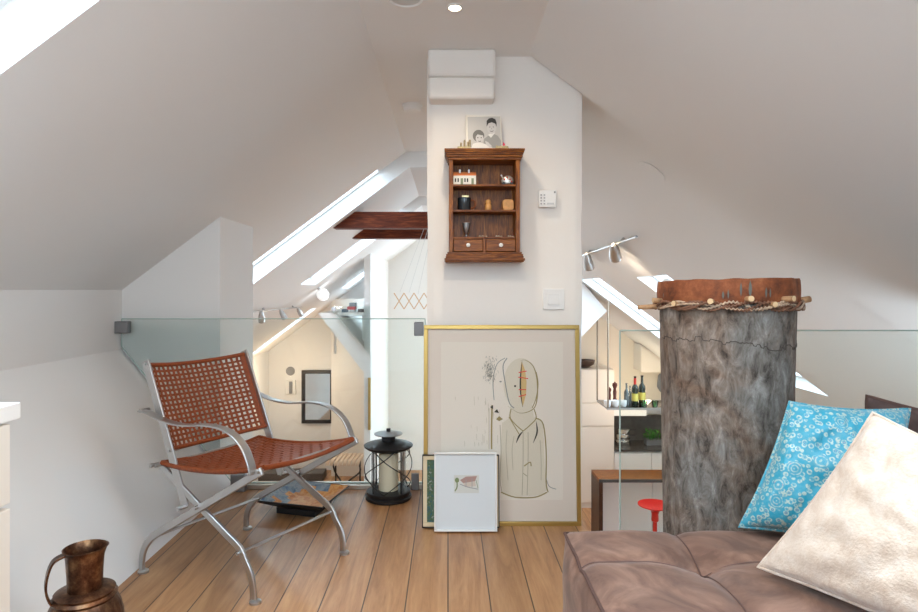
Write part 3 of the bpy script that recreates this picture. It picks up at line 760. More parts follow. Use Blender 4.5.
# ------------------------------------------------------------------ leaning pictures
class Plane:
    def __init__(s, b, t, yb, yt):       # bottom and top pixel rows with their depths
        s.o = P(448, b, yb); s.u = Vector((1,0,0)); top = P(448, t, yt); s.w = (top - s.o); s.h = s.w.length; s.w.normalize(); s.n = Vector((0,-s.w.z, s.w.y)).normalized()
        if s.n.y > 0: s.n = -s.n
    def at(s, px, py, off=0):
        r = Vector(((px-448)/F, 1, -(py-290)/F)); c = Vector((0,0,EYE)); k = (s.o-c).dot(s.n)/r.dot(s.n)
        return c + r*k + s.n*off
    def loc(s, x, h, off=0): return s.o + s.u*x + s.w*h + s.n*off
def frame(root, pl, x0, x1, h0, h1, w, d, mat, back, name='frame'):
    mb = MB()
    for a, b, c, e in ((x0,x1,h0,h0+w),(x0,x1,h1-w,h1),(x0,x0+w,h0+w,h1-w),(x1-w,x1,h0+w,h1-w)):
        mb.prism([pl.loc(a,c,-back), pl.loc(b,c,-back), pl.loc(b,e,-back), pl.loc(a,e,-back)], pl.n*(d))
    return part(name, mb, mat, root, .0025)
def stroke(mb, pl, pts, w, off, mi=0, taper=False, k=5):
    P3 = smooth_path([Vector((x, y, 0)) for x, y in pts], k) if len(pts) > 2 else [Vector((x,y,0)) for x, y in pts]
    n = len(P3); vs = []
    for i, p in enumerate(P3):
        d = P3[min(i+1,n-1)]-P3[max(i-1,0)]; d.normalize(); s = Vector((-d.y, d.x, 0))
        q = w/2*(1 if not taper else max(.15, math.sin(math.pi*i/(n-1))))
        vs += [pl.at(p.x+s.x*q, p.y+s.y*q, off), pl.at(p.x-s.x*q, p.y-s.y*q, off)]
    mb.add(vs, [(2*i,2*i+1,2*i+3,2*i+2) for i in range(n-1)], mi)
def fill(mb, pl, pts, off, mi=0, k=0):
    if k: pts = [(p.x, p.y) for p in smooth_path([Vector((x,y,0)) for x, y in pts+[pts[0]]], k)[:-1]]
    mb.add([pl.at(x, y, off) for x, y in pts], [tuple(range(len(pts)))], mi)
def ell(cx, cy, rx, ry, n=20, a0=0, rot=0):
    out = []
    for i in range(n):
        t = a0+2*math.pi*i/n; x, y = rx*math.cos(t), ry*math.sin(t)
        out.append((cx+x*math.cos(rot)-y*math.sin(rot), cy+x*math.sin(rot)+y*math.cos(rot)))
    return out

pl = Plane(525.5, 325, 3.045, 3.095)
big = thing('framed_drawing', 'large gold-framed drawing of a split-headed figure leaning on the chimney', 'picture', (.27,3.06,0))
bx0, bx1 = -.122, .662
frame(big, pl, bx0, bx1, .0, pl.h, .021, .024, 'gold', .012)
mt = MB(); mt.prism([pl.loc(bx0+.02,.02,-.008), pl.loc(bx1-.02,.02,-.008), pl.loc(bx1-.02,pl.h-.02,-.008), pl.loc(bx0+.02,pl.h-.02,-.008)], pl.n*.008)
part('mat_board', mt, 'mat_board', big)
dm = [M['paper'], plain('ink_olive', (.36,.28,.12), .8), plain('ink_dark', (.05,.045,.03), .8), plain('stitch_red', (.75,.06,.05), .7), plain('wash_cream', (.70,.60,.42), .8), plain('wash_pale', (.74,.665,.53), .8), plain('ochre_cut', (.66,.46,.20), .8), plain('pencil_grey', (.30,.30,.27), .8), plain('ink_faint', (.46,.40,.27), .8)]
art = MB()
fill(art, pl, [(441,342),(563,342),(563,500),(441,500)], .0008, 0)
# body wash, collar, head halves
fill(art, pl, [(502,423),(509,418),(536,417),(543,424),(545,470),(547,490),(540,495),(520,497),(503,494),(500,470),(501,440)], .0016, 5)
fill(art, pl, [(511,404),(532,404),(534,418),(526,428),(520,432),(508,418)], .0022, 5)
fill(art, pl, ell(521,384,17.5,26,26), .0028, 5)
fill(art, pl, ell(502.5,384,13,25,24), .0024, 0)
for pts, w, mi, tp in [
    ([(507,358),(503,366),(505,382),(509,402),(514,408)], .9, 7, False),
    ([(508,406),(520,413),(533,409),(537,398),(537,380),(533,366),(525,360),(520,361)], 1.0, 1, True),
    ([(536,372),(538,384),(536,398),(532,408)], .8, 1, False),
    ([(511,409),(510,417),(515,424),(523,431)], .9, 1, False),
    ([(534,409),(536,418),(530,425),(523,431)], .9, 1, False),
    ([(509,417),(519,434)], .8, 1, False), ([(523,431),(519,436),(516,443)], 1.5, 2, True), ([(536,421),(537,432),(533,443)], 1.4, 2, True),
    ([(536,418),(543,424),(546,450),(546,482),(548,492)], 1.1, 1, False), ([(547,492),(535,497),(515,497),(501,492)], 1.1, 1, False),
    ([(500,425),(501,452),(500,478),(502,492)], .6, 8, False), ([(523,432),(523,460),(522,495)], .6, 8, False), ([(528,432),(528,460),(527,495)], .6, 8, False),
    ([(524,466),(530,462),(531,466)], 1.0, 1, False), ([(523,473),(527,476)], .8, 8, False),
    ([(492,405),(491.5,430),(491.5,449)], 1.4, 1, False), ([(494,400),(493,380),(497,364),(505,358)], .6, 7, False),
    ([(489,408),(489,428),(489,449)], .5, 8, False), ([(514,436),(512,450),(513,470)], .4, 8, False), ([(540,440),(541,460),(541,480)], .5, 8, False), ([(507,430),(506,450),(508,480)], .4, 8, False),
    ([(546,478),(549,486),(556,489)], .6, 7, False)]:
    stroke(art, pl, pts, w*1.12, .0036, mi, tp)
fill(art, pl, [(521.5,361),(525,370),(526.5,382),(526,394),(522.5,407),(520.5,396),(520,380),(520.5,368)], .0038, 6)
stroke(art, pl, [(522,361),(520.5,376),(520.5,392),(522.5,407)], 1.6, .0042, 2, True)
for a in ([(518.5,372.5),(526.5,371)], [(518,377),(528,378.5)], [(518.5,389.5),(526,389.5)], [(518.5,396.5),(526,394.5)]): stroke(art, pl, a, .9, .0048, 3)
fill(art, pl, ell(515,386,1.1,1.1,8), .0042, 2); fill(art, pl, ell(500.5,381.5,1.2,.8,8), .0042, 7)
fill(art, pl, [(490,407),(493,405),(493,409)], .0042, 2); fill(art, pl, [(494,412),(497,409),(499,413)], .0042, 2); fill(art, pl, [(496,419),(499,416),(503,419),(499,421)], .0042, 1)
rr = random.Random(3)
for k in range(150):
    x, y = rr.gauss(490,3.2), rr.gauss(370,6); stroke(art, pl, [(x,y),(x+rr.uniform(-1.2,1.2),y+rr.uniform(1,2.5))], .28, .0044, 7 if k % 3 else 2)
for k in range(26):
    x, y = rr.gauss(484,12), rr.uniform(395,445); stroke(art, pl, [(x,y),(x+.3,y+rr.uniform(3,9))], .25, .0030, 8)
part('drawing', art, dm, big)
part('glazing', MB().prism([pl.loc(bx0+.02,.02,.006), pl.loc(bx1-.02,.02,.006), pl.loc(bx1-.02,pl.h-.02,.006), pl.loc(bx0+.02,pl.h-.02,.006)], pl.n*.002), 'art_glass', big)

# small painting between them
pl = Plane(527, 454.5, 3.005, 3.03)
sp = thing('framed_painting', 'small cream-framed landscape mostly hidden behind the white frame', 'picture', (.06,3.0,0))
a0, a1 = -.127, .252
frame(sp, pl, a0, a1, 0, pl.h, .004, .020, 'black', .004, 'outer_frame')
frame(sp, pl, a0+.004, a1-.004, .004, pl.h-.004, .020, .014, plain('cream_gilt', (.72,.60,.40), .5), .002)
part('canvas', MB().prism([pl.loc(a0+.02,.02,0), pl.loc(a1-.02,.02,0), pl.loc(a1-.02,pl.h-.02,0), pl.loc(a0+.02,pl.h-.02,0)], pl.n*.003), 'daub', sp)
# white-framed watercolour
pl = Plane(531, 452, 2.955, 2.99)
wf = thing('framed_watercolour', 'white-framed small watercolour of a house, foremost of the leaning pictures', 'picture', (.085,2.965,0))
a0, a1 = -.067, .237
frame(wf, pl, a0, a1, 0, pl.h, .009, .020, 'white_gloss', .006)
part('mat_board', MB().prism([pl.loc(a0+.008,.008,-.004), pl.loc(a1-.008,.008,-.004), pl.loc(a1-.008,pl.h-.008,-.004), pl.loc(a0+.008,pl.h-.008,-.004)], pl.n*.005), 'white_paper', wf)
wc = MB()
wm = [plain('wc_paper', (.70,.69,.63), .8), plain('wc_roof', (.45,.28,.24), .8), plain('wc_wall', (.66,.56,.47), .8), plain('wc_green', (.22,.27,.12), .8), plain('wc_grey', (.36,.35,.34), .8)]
fill(wc, pl, [(454,475),(479,475),(479,493),(454,493)], .0018, 0)
fill(wc, pl, [(460,480),(466,476.5),(477,476),(475,481),(463,483)], .0024, 1); fill(wc, pl, [(463,483),(475,481),(476,486),(465,487)], .0024, 2)
fill(wc, pl, ell(457,480,2.2,2.6,9), .003, 3); stroke(wc, pl, [(457,482),(457,487),(455,491)], 1.2, .003, 3); stroke(wc, pl, [(460,484),(468,487),(478,489)], .8, .0032, 4)
stroke(wc, pl, [(466,480),(466,486)], .6, .0034, 4); stroke(wc, pl, [(472,478),(472,487)], .6, .0034, 4); stroke(wc, pl, [(476,480),(478,488)], .5, .0034, 3)
part('watercolour', wc, wm, wf)
part('glazing', MB().prism([pl.loc(a0+.008,.008,.006), pl.loc(a1-.008,.008,.006), pl.loc(a1-.008,pl.h-.008,.006), pl.loc(a0+.008,pl.h-.008,.006)], pl.n*.002), 'art_glass', wf)

# ------------------------------------------------------------------ wall cabinet and what stands in it
YF = 2.985
X = lambda px, Y=YF: (px-448)/F*Y
Z = lambda py, Y=YF: EYE-(py-290)/F*Y
wcb = thing('wall_shelf_cabinet', 'brown wooden wall cabinet with three shelves and two drawers on chimney', 'cabinet', (.18,3.05,Z(262)))
x0, x1 = X(449), X(520)
part('side_panel', MB().box((x0,YF,Z(252)),(x0+.020,3.119,Z(160))), 'walnut', wcb, .0015)
part('side_panel', MB().box((x1-.020,YF,Z(252)),(x1,3.119,Z(160))), 'walnut', wcb, .0015)
part('back_panel', MB().box((x0+.0205,3.108,Z(252)),(x1-.0205,3.119,Z(160))), 'walnut', wcb)
for py in (184, 209.5, 236.5):
    part('shelf', MB().box((x0+.0205,YF+.006,Z(py)-.010),(x1-.0205,3.107,Z(py))), 'walnut_h', wcb, .001)
cz0 = Z(160)
def mould(y, steps, name):
    mb = MB()
    for z0, z1, e in steps: mb.box((x0-e,YF-e,z0),(x1+e,3.119,z1))
    part(name, mb, 'walnut_h', wcb, .002)
mould(0, [(cz0+.0005,cz0+.013,.006),(cz0+.013,cz0+.024,.012),(cz0+.024,cz0+.034,.015),(cz0+.034,cz0+.043,.019),(cz0+.043,cz0+.053,.022)], 'cornice')
bz = Z(252)
mould(0, [(bz-.010,bz-.0005,.008),(bz-.020,bz-.010,.014),(bz-.031,bz-.020,.016),(bz-.043,bz-.031,.022),(bz-.049,bz-.043,.017)], 'base_moulding')
xm = (x0+x1)/2
part('divider', MB().box((xm-.006,YF+.004,bz),(xm+.006,3.107,Z(236.5)-.0105)), 'walnut', wcb)
for a, b in ((x0+.022,xm-.008),(xm+.008,x1-.022)):
    d = part('drawer', MB().box((a,YF+.001,bz+.003),(b,3.10,Z(236.5)-.013)), 'walnut_h', wcb, .002)
    c = ((a+b)/2, YF, (bz+Z(238.5))/2)
    kn = MB().lathe([(.004,0),(.0045,.006),(.0095,.010),(.010,.014),(.007,.018),(.003,.019),(.0028,.016),(0,.016)], (0,0,0), 20)
    kn.v = [Vector((c[0]+p.x, c[1]+.001-p.z, c[2]+p.y)) for p in kn.v]
    part('knob', kn, plain('ceramic_white', (.85,.83,.78), .25), d)
zt = cz0+.053
# photograph on top
pl = Plane(148.5, 115, 3.06, 3.09)
ph = MB()
ph.prism([pl.at(465.5,115,-.001), pl.at(501,116,-.001), pl.at(502,148.5,-.001), pl.at(466,148.5,-.001)], pl.n*.0015, 1)
pm = [plain('photo_grey', (.50,.49,.47), .4), plain('photo_border', (.78,.75,.66), .5), plain('photo_black', (.03,.03,.03), .4), plain('photo_dark', (.13,.13,.125), .4), plain('photo_skin', (.56,.55,.54), .4), plain('photo_light', (.74,.73,.70), .4), plain('photo_mid', (.30,.30,.29), .4)]
fill(ph, pl, [(467.5,117),(500,116.5),(501.5,148.4),(468,148.4)], .0012, 0)
fill(ph, pl, [(483,148),(484,139),(488,136),(494,134),(498,136),(501,141),(501,148)], .0018, 6)
fill(ph, pl, [(488,135),(491,138),(495,133),(493,132)], .0022, 5)
fill(ph, pl, ell(491.5,128,4.6,6,18), .0024, 4)
fill(ph, pl, [(486.6,127),(486.6,121),(489,118.6),(492,118),(495.4,119.5),(496.6,123),(496.4,127),(495.3,124),(492,122.6),(488.5,123.5)], .0028, 2)
for ex in (489.8,493.3): fill(ph, pl, ell(ex,127.3,.6,.45,8), .0032, 2)
fill(ph, pl, [(491,129.5),(492,129.5),(491.6,128)], .0031, 6); stroke(ph, pl, [(489.8,131),(491.5,131.8),(493.4,131)], .5, .0032, 2)
fill(ph, pl, ell(478.5,136,5.8,6,18), .0026, 3); fill(ph, pl, ell(479.6,138.6,4,4.6,16), .0030, 4)
for ex in (477.8,481.2): fill(ph, pl, ell(ex,138,.7,.5,8), .0034, 2)
stroke(ph, pl, [(478.4,141.2),(479.7,141.8),(481,141.2)], .6, .0034, 2); fill(ph, pl, [(475,134),(478,131.5),(483,134),(482,135.5),(478,134.8)], .0033, 3)
fill(ph, pl, [(471,148.3),(473,144),(477,142.8),(482,143.2),(487,145),(493,148.3)], .0034, 5)
fill(ph, pl, [(485,141),(488,142.5),(492,146.5),(490,148),(486,145)], .0038, 4)
o = part('photograph', ph, pm); tag(o, 'black-and-white photograph of a boy and a small girl on top of cabinet', 'photograph')
# little brass castle-like figures beside it
M['old_brass'] = plain('old_brass', (.42,.34,.19), .5, .5, bumpy=.2, bscale=150, var=.3)
fg = MB(); yy = 3.02
xa, xb = X(457.5,yy), X(471,yy)
fg.box((xa,yy,zt),(xb,yy+.02,zt+.022)); 
for px, h in ((461,.045),(464.5,.058),(468,.05),(470,.060)):
    fg.lathe([(.0045,.02),(.0045,h-.008),(.006,h-.008),(0,h)], (X(px,yy),yy+.01,zt), 8)
o = part('brass_figurine', fg, 'old_brass'); tag(o, 'small turreted brass figurine left of the photograph', 'figurine')
fg = MB(); xa, xb = X(494,yy), X(509.5,yy)
fg.prism([(xa,yy,zt),(xb,yy,zt),(xb-.006,yy,zt+.022),(xb-.02,yy,zt+.026),(xa+.01,yy,zt+.022)], (0,.018,0))
for px in (497,501,505): fg.lathe([(.006,.02),(.004,.027),(0,.030)], (X(px,yy),yy+.009,zt), 8)
o = part('brass_figurine', fg, 'old_brass'); tag(o, 'low brass figurine right of the photograph', 'figurine')
fg = MB().prism([(X(502,3.05),3.05,zt),(X(506.5,3.05),3.05,zt),(X(505,3.05),3.05,zt+.04),(X(503.2,3.05),3.05,zt+.052)], (0,.012,0))
o = part('red_ornament', fg, plain('crimson', (.75,.03,.08), .5)); tag(o, 'pointed bright red ornament beside the photograph on cabinet', 'ornament')
# model house
z1 = Z(184); yy = 3.02; xa, xb = X(453.5,yy), X(476,yy)
mh = thing('model_house', 'small white model house with orange roof on top shelf', 'ornament', ((xa+xb)/2,yy+.015,z1))
part('walls', MB().box((xa,yy,z1),(xb,yy+.035,z1+.048)), plain('house_white',(.78,.76,.68),.6), mh)
part('roof', MB().prism([(xa-.001,yy-.002,z1+.048),(xa-.001,yy+.037,z1+.048),(xa-.001,yy+.018,z1+.068)], (xb-xa+.002,0,0)), plain('house_roof',(.66,.20,.06),.6), mh)
for px in (460,469): part('chimney', MB().box((X(px,yy)-.004,yy+.012,z1+.056),(X(px,yy)+.004,yy+.022,z1+.080)), 'white_gloss', mh)
for px in (455.5,458.2,465,467.5): part('window', MB().box((X(px,yy)-.0035,yy-.002,z1+.016),(X(px,yy)+.0035,yy,z1+.034)), 'black', mh)
M['door_green'] = plain('door_green',(.20,.25,.15),.6)
for px in (461.8,472.6): part('door', MB().box((X(px,yy)-.006,yy-.002,z1+.001),(X(px,yy)+.006,yy,z1+.034)), 'door_green', mh)
# toy animal, mug, etc.
tx = X(508,yy); to = thing('tin_toy', 'small silver and red tin toy at right of top shelf', 'toy', (tx,yy+.02,z1))
part('body', MB().lathe([(0,.006),(.026,.010),(.032,.024),(.026,.040),(.010,.050),(0,.051)], (tx,yy+.02,z1), 20, sx=1.0, sy=.6), plain('tin',(.62,.60,.55),.35,.6), to)
bd = MB()
for i, (a, b) in enumerate(((-.018,.030),(-.004,.040),(.010,.030),(.018,.018))): bd.lathe([(0,-.005),(.005,0),(0,.005)], (tx+a,yy+.003,z1+b), 8)
part('spot', bd, 'red', to)
part('wheel', MB().tube([(tx-.02,yy+.004,z1+.009),(tx-.02,yy+.036,z1+.009)], .009, 12), 'black', to)
part('wheel', MB().tube([(tx+.018,yy+.004,z1+.009),(tx+.018,yy+.036,z1+.009)], .009, 12), 'black', to)
part('antenna', MB().tube([(tx-.020,yy+.02,z1+.03),(tx-.032,yy+.02,z1+.055)], [.0015,.004], 8), 'white_gloss', to)
z2 = Z(209.5); mx_ = X(464.5,yy)
mg = thing('black_mug', 'black mug with gold trim on the middle shelf', 'mug', (mx_,yy+.03,z2))
part('body', MB().lathe([(0,0),(.030,0),(.033,.004),(.034,.06),(.034,.066),(.031,.066),(.030,.008),(0,.008)], (mx_,yy+.035,z2), 28), plain('black_glaze',(.02,.025,.03),.15), mg)
part('handle', MB().tube(smooth_path([(mx_+.032,yy+.03,z2+.055),(mx_+.052,yy+.025,z2+.05),(mx_+.052,yy+.025,z2+.022),(mx_+.032,yy+.03,z2+.012)],5), .0045, 8), plain('brown_glaze',(.25,.07,.02),.2), mg)
o = part('gold_box', MB().box((mx_-.012,yy+.02,z2+.0665),(mx_+.022,yy+.045,z2+.078)), plain('pale_gold',(.62,.52,.28),.4,.5), None, .001); tag(o, 'small pale gold box lying on top of the black mug', 'box')
bx_ = X(488.5,yy)
M['honey'] = plain('honey_wood', (.55,.27,.08), .5, var=.15, bscale=60)
o = part('wooden_doll', MB().lathe([(0,0),(.015,0),(.017,.012),(.015,.028),(.012,.034),(.015,.042),(.013,.052),(.006,.057),(0,.058)], (bx_,yy+.02,z2), 24), 'honey'); tag(o, 'little round-headed wooden figure in middle of second shelf', 'figurine')
bx_ = X(508.5,yy); wb = MB()
wb.prism([(bx_+(.028*math.copysign(abs(math.cos(t))**.5, math.cos(t))), yy+.01, z2+.029+.028*math.copysign(abs(math.sin(t))**.5, math.sin(t))) for t in [2*math.pi*k/28 for k in range(28)]], (0,.03,0))
o = part('wooden_block', wb, 'honey', None, .003); tag(o, 'rounded square honey-coloured wooden block at right of second shelf', 'ornament')
z3 = Z(236.5); gx = X(466.5,yy)
o = part('silver_goblet', MB().lathe([(0,0),(.014,0),(.014,.003),(.005,.008),(.005,.018),(.012,.026),(.018,.05),(.021,.072),(.0195,.072),(.010,.028),(0,.026)], (gx,yy+.02,z3), 24), plain('tarnished_silver',(.35,.35,.36),.3,.9)); tag(o, 'tarnished silver goblet on the lowest open shelf', 'goblet')
for (px, w, lab) in ((483,.020,'tiny silver trinket beside the goblet on the lowest shelf'),(499,.014,'tiny brass trinket right of centre on the lowest shelf'),(511,.013,'tiny pale trinket at the right end of lowest shelf')):
    q = MB(); xx = X(px,yy)
    q.lathe([(0,0),(w*.6,0),(w*.7,.004),(w*.3,.008),(0,.011)], (xx,yy+.015,z3), 14, sy=.6); q.lathe([(0,0),(.006,.002),(.004,.009),(0,.010)], (xx-w*.8,yy+.012,z3), 10); q.lathe([(0,0),(.006,.002),(.004,.007),(0,.008)], (xx+w*.9,yy+.014,z3), 10)
    o = part('trinket', q, plain('trinket_metal',(.6,.5,.38),.35,.6)); tag(o, lab, 'trinket', 'trinkets on the lowest cabinet shelf')

# keypad and switch on the chimney
Yk = 3.10
kp = thing('alarm_keypad', 'white alarm keypad with small buttons on the chimney', 'keypad', (X(547,Yk),3.12,Z(208,Yk)))
part('housing', MB().box((X(538.5,Yk),3.085,Z(207.5,Yk)),(X(556,Yk),3.119,Z(190.5,Yk))), 'white_satin', kp, .004)
M['grey_button'] = plain('grey_button',(.32,.32,.32),.5)
for i in range(2):
    for j in range(4): 
        cx_, cz_ = X(540.7+i*3.2,Yk), Z(195.5+j*2.9 - (2.2 if False else 0),Yk)
        part('button', MB().box((cx_-.0038,3.081,cz_-.0030),(cx_+.0038,3.086,cz_+.0030)), 'grey_button', kp)
part('display', MB().box((X(546.5,Yk),3.083,Z(205,Yk)),(X(553.5,Yk),3.0855,Z(203.2,Yk))), plain('pale_grey',(.55,.55,.55),.5), kp)
part('indicator', MB().box((X(553.4,Yk),3.083,Z(193.6,Yk)),(X(555,Yk),3.0855,Z(191.8,Yk))), plain('mid_grey',(.2,.2,.2),.5), kp)
sw = thing('light_switch', 'cream square rocker light switch on the chimney', 'switch', (X(554,Yk),3.12,Z(309.5,Yk)))
part('plate', MB().box((X(543.3,Yk),3.108,Z(309.8,Yk)),(X(564.6,Yk),3.119,Z(288.8,Yk))), 'white_satin', sw, .003)
part('rocker', MB().box((X(548,Yk),3.102,Z(305,Yk)),(X(560,Yk),3.1085,Z(293.5,Yk))), 'white_satin', sw, .002)

# ------------------------------------------------------------------ ceiling fittings
def ring_down(name, x, y, r, lab, cat, glow, group=None):
    t = thing(name, lab, cat, (x,y,ZC-.01), group)
    part('trim_ring', MB().lathe([(r,.0),(r*1.02,-.004),(r*.82,-.008),(r*.74,-.002),(r*.74,-.0005),(r,-.0005)], (x,y,ZC), 36), 'white_satin', t)
    part('lens', MB().lathe([(0,-.004),(r*.73,-.003),(r*.73,-.001),(0,-.001)], (x,y,ZC), 30), glow, t)
M['lamp_on'] = plain('lamp_lit', (1,.9,.7), .4, emit=(1,.80,.55), estr=30)
M['grille'] = plain('grey_speaker_cloth', (.62,.62,.61), .7)
ring_down('recessed_spotlight', .029, 2.57, .032, 'lit recessed spotlight in the flat ceiling above chimney', 'lamp', 'lamp_on')
ring_down('ceiling_speaker', -.172, 2.49, .085, 'round flush ceiling vent at the top edge of photo', 'vent', 'grille')
o = part('smoke_detector', MB().lathe([(.066,0),(.066,-.014),(.058,-.018),(.056,-.034),(.050,-.040),(0,-.042)], (-.231,3.94,ZC-.0005), 32), 'white_satin'); tag(o, 'round white smoke detector on the ceiling left of chimney', 'smoke detector')
def spot(loc, target, energy, col=(1,.82,.62), size=1.6, r=.04, name='spot_lamp'):
    L = bpy.data.lights.new(name, 'SPOT'); L.energy = energy; L.color = col; L.spot_size = size; L.spot_blend = .7; L.shadow_soft_size = r
    o = bpy.data.objects.new(name, L); COL.objects.link(o); o.location = loc
    d = Vector(target)-Vector(loc); o.rotation_euler = d.to_track_quat('-Z','Y').to_euler(); return o
spot((.029,2.57,ZC-.02), (.029,2.57,0), 16, size=2.5)
for x, y, on in ((.029,1.2,True),(.029,-.2,True)):
    ring_down('recessed_spotlight', x, y, .032, 'recessed spotlight in the flat ceiling over the %s' % ('sofa' if y > 1 else 'room behind the viewer'), 'lamp', 'lamp_on')
    spot((x,y,ZC-.02), (x,y+.7,0), 42, size=2.5)

# things on the roof slopes
def on_slope(side, px, py, off=0):
    a = (px-448)/F*side; h = -(py-290)/F; X_ = XL if side < 0 else XR
    Yv = X_/(a + h/T); return P(px, py, Yv)
def snorm(side): return Vector((-side*math.sin(ROOF_A), 0, -math.cos(ROOF_A)))
def disc(c, n, r, prof):
    mb = MB().lathe(prof, (0,0,0), 32); q = n.to_track_quat('Z','Y')
    mb.v = [c + q @ p for p in mb.v]; return mb
c = on_slope(1, 648, 176) - snorm(1)*.035
o = part('slope_hatch', disc(c, snorm(1), .1, [(0,0),(.085,0),(.09,.004),(.088,.006),(0,.006)]), 'paint'); tag(o, 'faint white round cover flush on the right roof slope', 'cover')
c = on_slope(1, 673, 288) - snorm(1)*.035
o = part('slope_lamp', disc(c, snorm(1), .1, [(0,0),(.10,0),(.11,.01),(.11,.05),(.10,.06),(0,.062)]), 'white_satin'); tag(o, 'round white fitting on right slope just above the drum', 'lamp')
c = on_slope(-1, 318, 288)
gl_ = MB().lathe([(.0,-.09)]+[(.09*math.sin(math.pi*k/14), -.09*math.cos(math.pi*k/14)) for k in range(1,14)]+[(0,.09)], c+snorm(-1)*.12, 24)
g = thing('globe_lamp', 'white glass globe lamp on the left roof slope under skylights', 'lamp', c)
part('globe', gl_, 'globe_lit', g); part('stem', MB().tube([c-snorm(-1)*.0, c+snorm(-1)*.05], .02, 12), 'steel', g)
def track(side, pa, pb, heads, lab, en, k=1.0):
    a = on_slope(side, *pa); b = on_slope(side, *pb); n = snorm(side)
    sh = Vector((0,0,0)) if side < 0 else -n*.035
    a, b = a+n*.0+sh, b+sh
    t = thing('track_light', lab, 'lamp', (a+b)/2)
    part('rail', MB().tube([a+n*.04, b+n*.04], .010, 8), 'steel', t)
    part('mount', MB().tube([a.lerp(b,.2), a.lerp(b,.2)+n*.045], .012, 8), 'steel', t); part('mount', MB().tube([a.lerp(b,.8), a.lerp(b,.8)+n*.045], .012, 8), 'steel', t)
    for f_, d in heads:
        p = a.lerp(b, f_)+n*.05; d = Vector(d).normalized()
        hd_ = MB().tube([p+n*.02-d*.02*k, p+n*.02+d*.03*k, p+n*.02+d*.12*k, p+n*.02+d*.16*k], [.022*k,.042*k,.052*k,.052*k], 16, cap=False); hd_.tube([p-n*.01, p+n*.03], .012, 8)
        hq = part('spot_head', hd_, 'steel', t)
        part('bulb', MB().tube([p+n*.02+d*.145*k, p+n*.02+d*.15*k], .046*k, 16), 'lamp_on' if en else 'white_gloss', hq)
        if en: spot(p+n*.02+d*.17, p+n*.02+d*1.5, en, size=1.7)
track(1, (580,256), (637,236), [(.22,(.3,.5,-1)), (.72,(.5,1.2,-1))], 'steel track with two spotlights on the right roof slope', 25)
track(-1, (250,309), (300,305), [(.12,(-.1,.5,-1)), (.48,(.4,.5,-1)), (.88,(.4,.5,-1))], 'steel track with three spotlights on the left roof slope', 0, .75)

# ------------------------------------------------------------------ lower level, left: mirror, slatted bench, fittings
Ym = 12.29
Xm = lambda px: (px-448)/F*Ym
Zm = lambda py: EYE-(py-290)/F*Ym
mr = thing('wall_mirror', 'black-framed mirror hanging on the warm far wall', 'mirror', (Xm(318),Ym,Zm(422)))
fr = MB(); a, b, c, d, w = Xm(302), Xm(334), Zm(423), Zm(370), .07
for q in ((a,c,b,c+w),(a,d-w,b,d),(a,c+w,a+w,d-w),(b-w,c+w,b,d-w)): fr.box((q[0],Ym-.05,q[1]),(q[2],Ym,q[3]))
part('frame', fr, 'black', mr, .004); part('mirror_glass', MB().box((a+w,Ym-.025,c+w),(b-w,Ym-.005,d-w)), 'mirror', mr)
o = part('wall_speaker', MB().lathe([(0,0),(.08,0),(.09,.01),(.085,.02),(0,.012)], (0,0,0), 24), 'steel_dark')
o.data.transform(__import__('mathutils').Matrix.Rotation(math.radians(90), 4, 'X')); o.location = (Xm(290.5), Ym-.001, Zm(371)); tag(o, 'small dark round fitting above the intercom on far wall', 'fitting')
ic = thing('intercom', 'white wall intercom beside the black-framed mirror', 'intercom', (Xm(291),Ym,Zm(395)))
part('housing', MB().box((Xm(286),Ym-.05,Zm(394)),(Xm(296),Ym,Zm(380))), 'white_satin', ic, .006); part('handset', MB().box((Xm(290),Ym-.08,Zm(393)),(Xm(293),Ym-.05,Zm(381))), 'steel_dark', ic, .006)
bn = thing('slatted_bench', 'small bench with curved wooden slats and black legs below', 'bench', (-2.1,11.35,ZL))
for k in range(8):
    xx = P(330+k*4.3, 460, 11.3).x; 
    part('slat', MB().strap(smooth_path([(xx-.03,11.15,ZL+.42),(xx-.01,11.18,ZL+.50),(xx+.01,11.3,ZL+.52),(xx+.03,11.6,ZL+.52)],4), (1,0,0), .06, .02), plain('pale_slat',(.62,.48,.36),.5) if k == 0 else bpy.data.materials['pale_slat'], bn)
for k in range(2):
    xx = (-2.12, -1.66)[k]; part('leg', MB().tube(smooth_path([(xx,11.2,ZL+.50),(xx+.05,11.2,ZL+.3),(xx+.16*(1-2*k),11.2,ZL+.12),(xx+.20*(1-2*k),11.2,ZL)],6), .016, 8), 'black', bn)
    part('leg', MB().tube([(xx,11.55,ZL+.51),(xx,11.55,ZL)], .016, 8), 'black', bn)
o = part('low_bench', MB().box((Xm(258)+.2,11.6,ZL),(Xm(331)-.02,11.95,ZL+.14)), plain('grey_brown', (.10,.085,.075), .6), None, .01); tag(o, 'low grey-brown box bench under the black-framed mirror', 'bench')
o = part('gilt_strip', MB().box((P(368,366,9.4).x,9.40,P(0,430,9.4).z),(P(370.5,366,9.4).x,9.45,P(0,378,9.4).z)), 'gold'); tag(o, 'edge of a narrow gilt frame on the far white wall', 'picture')
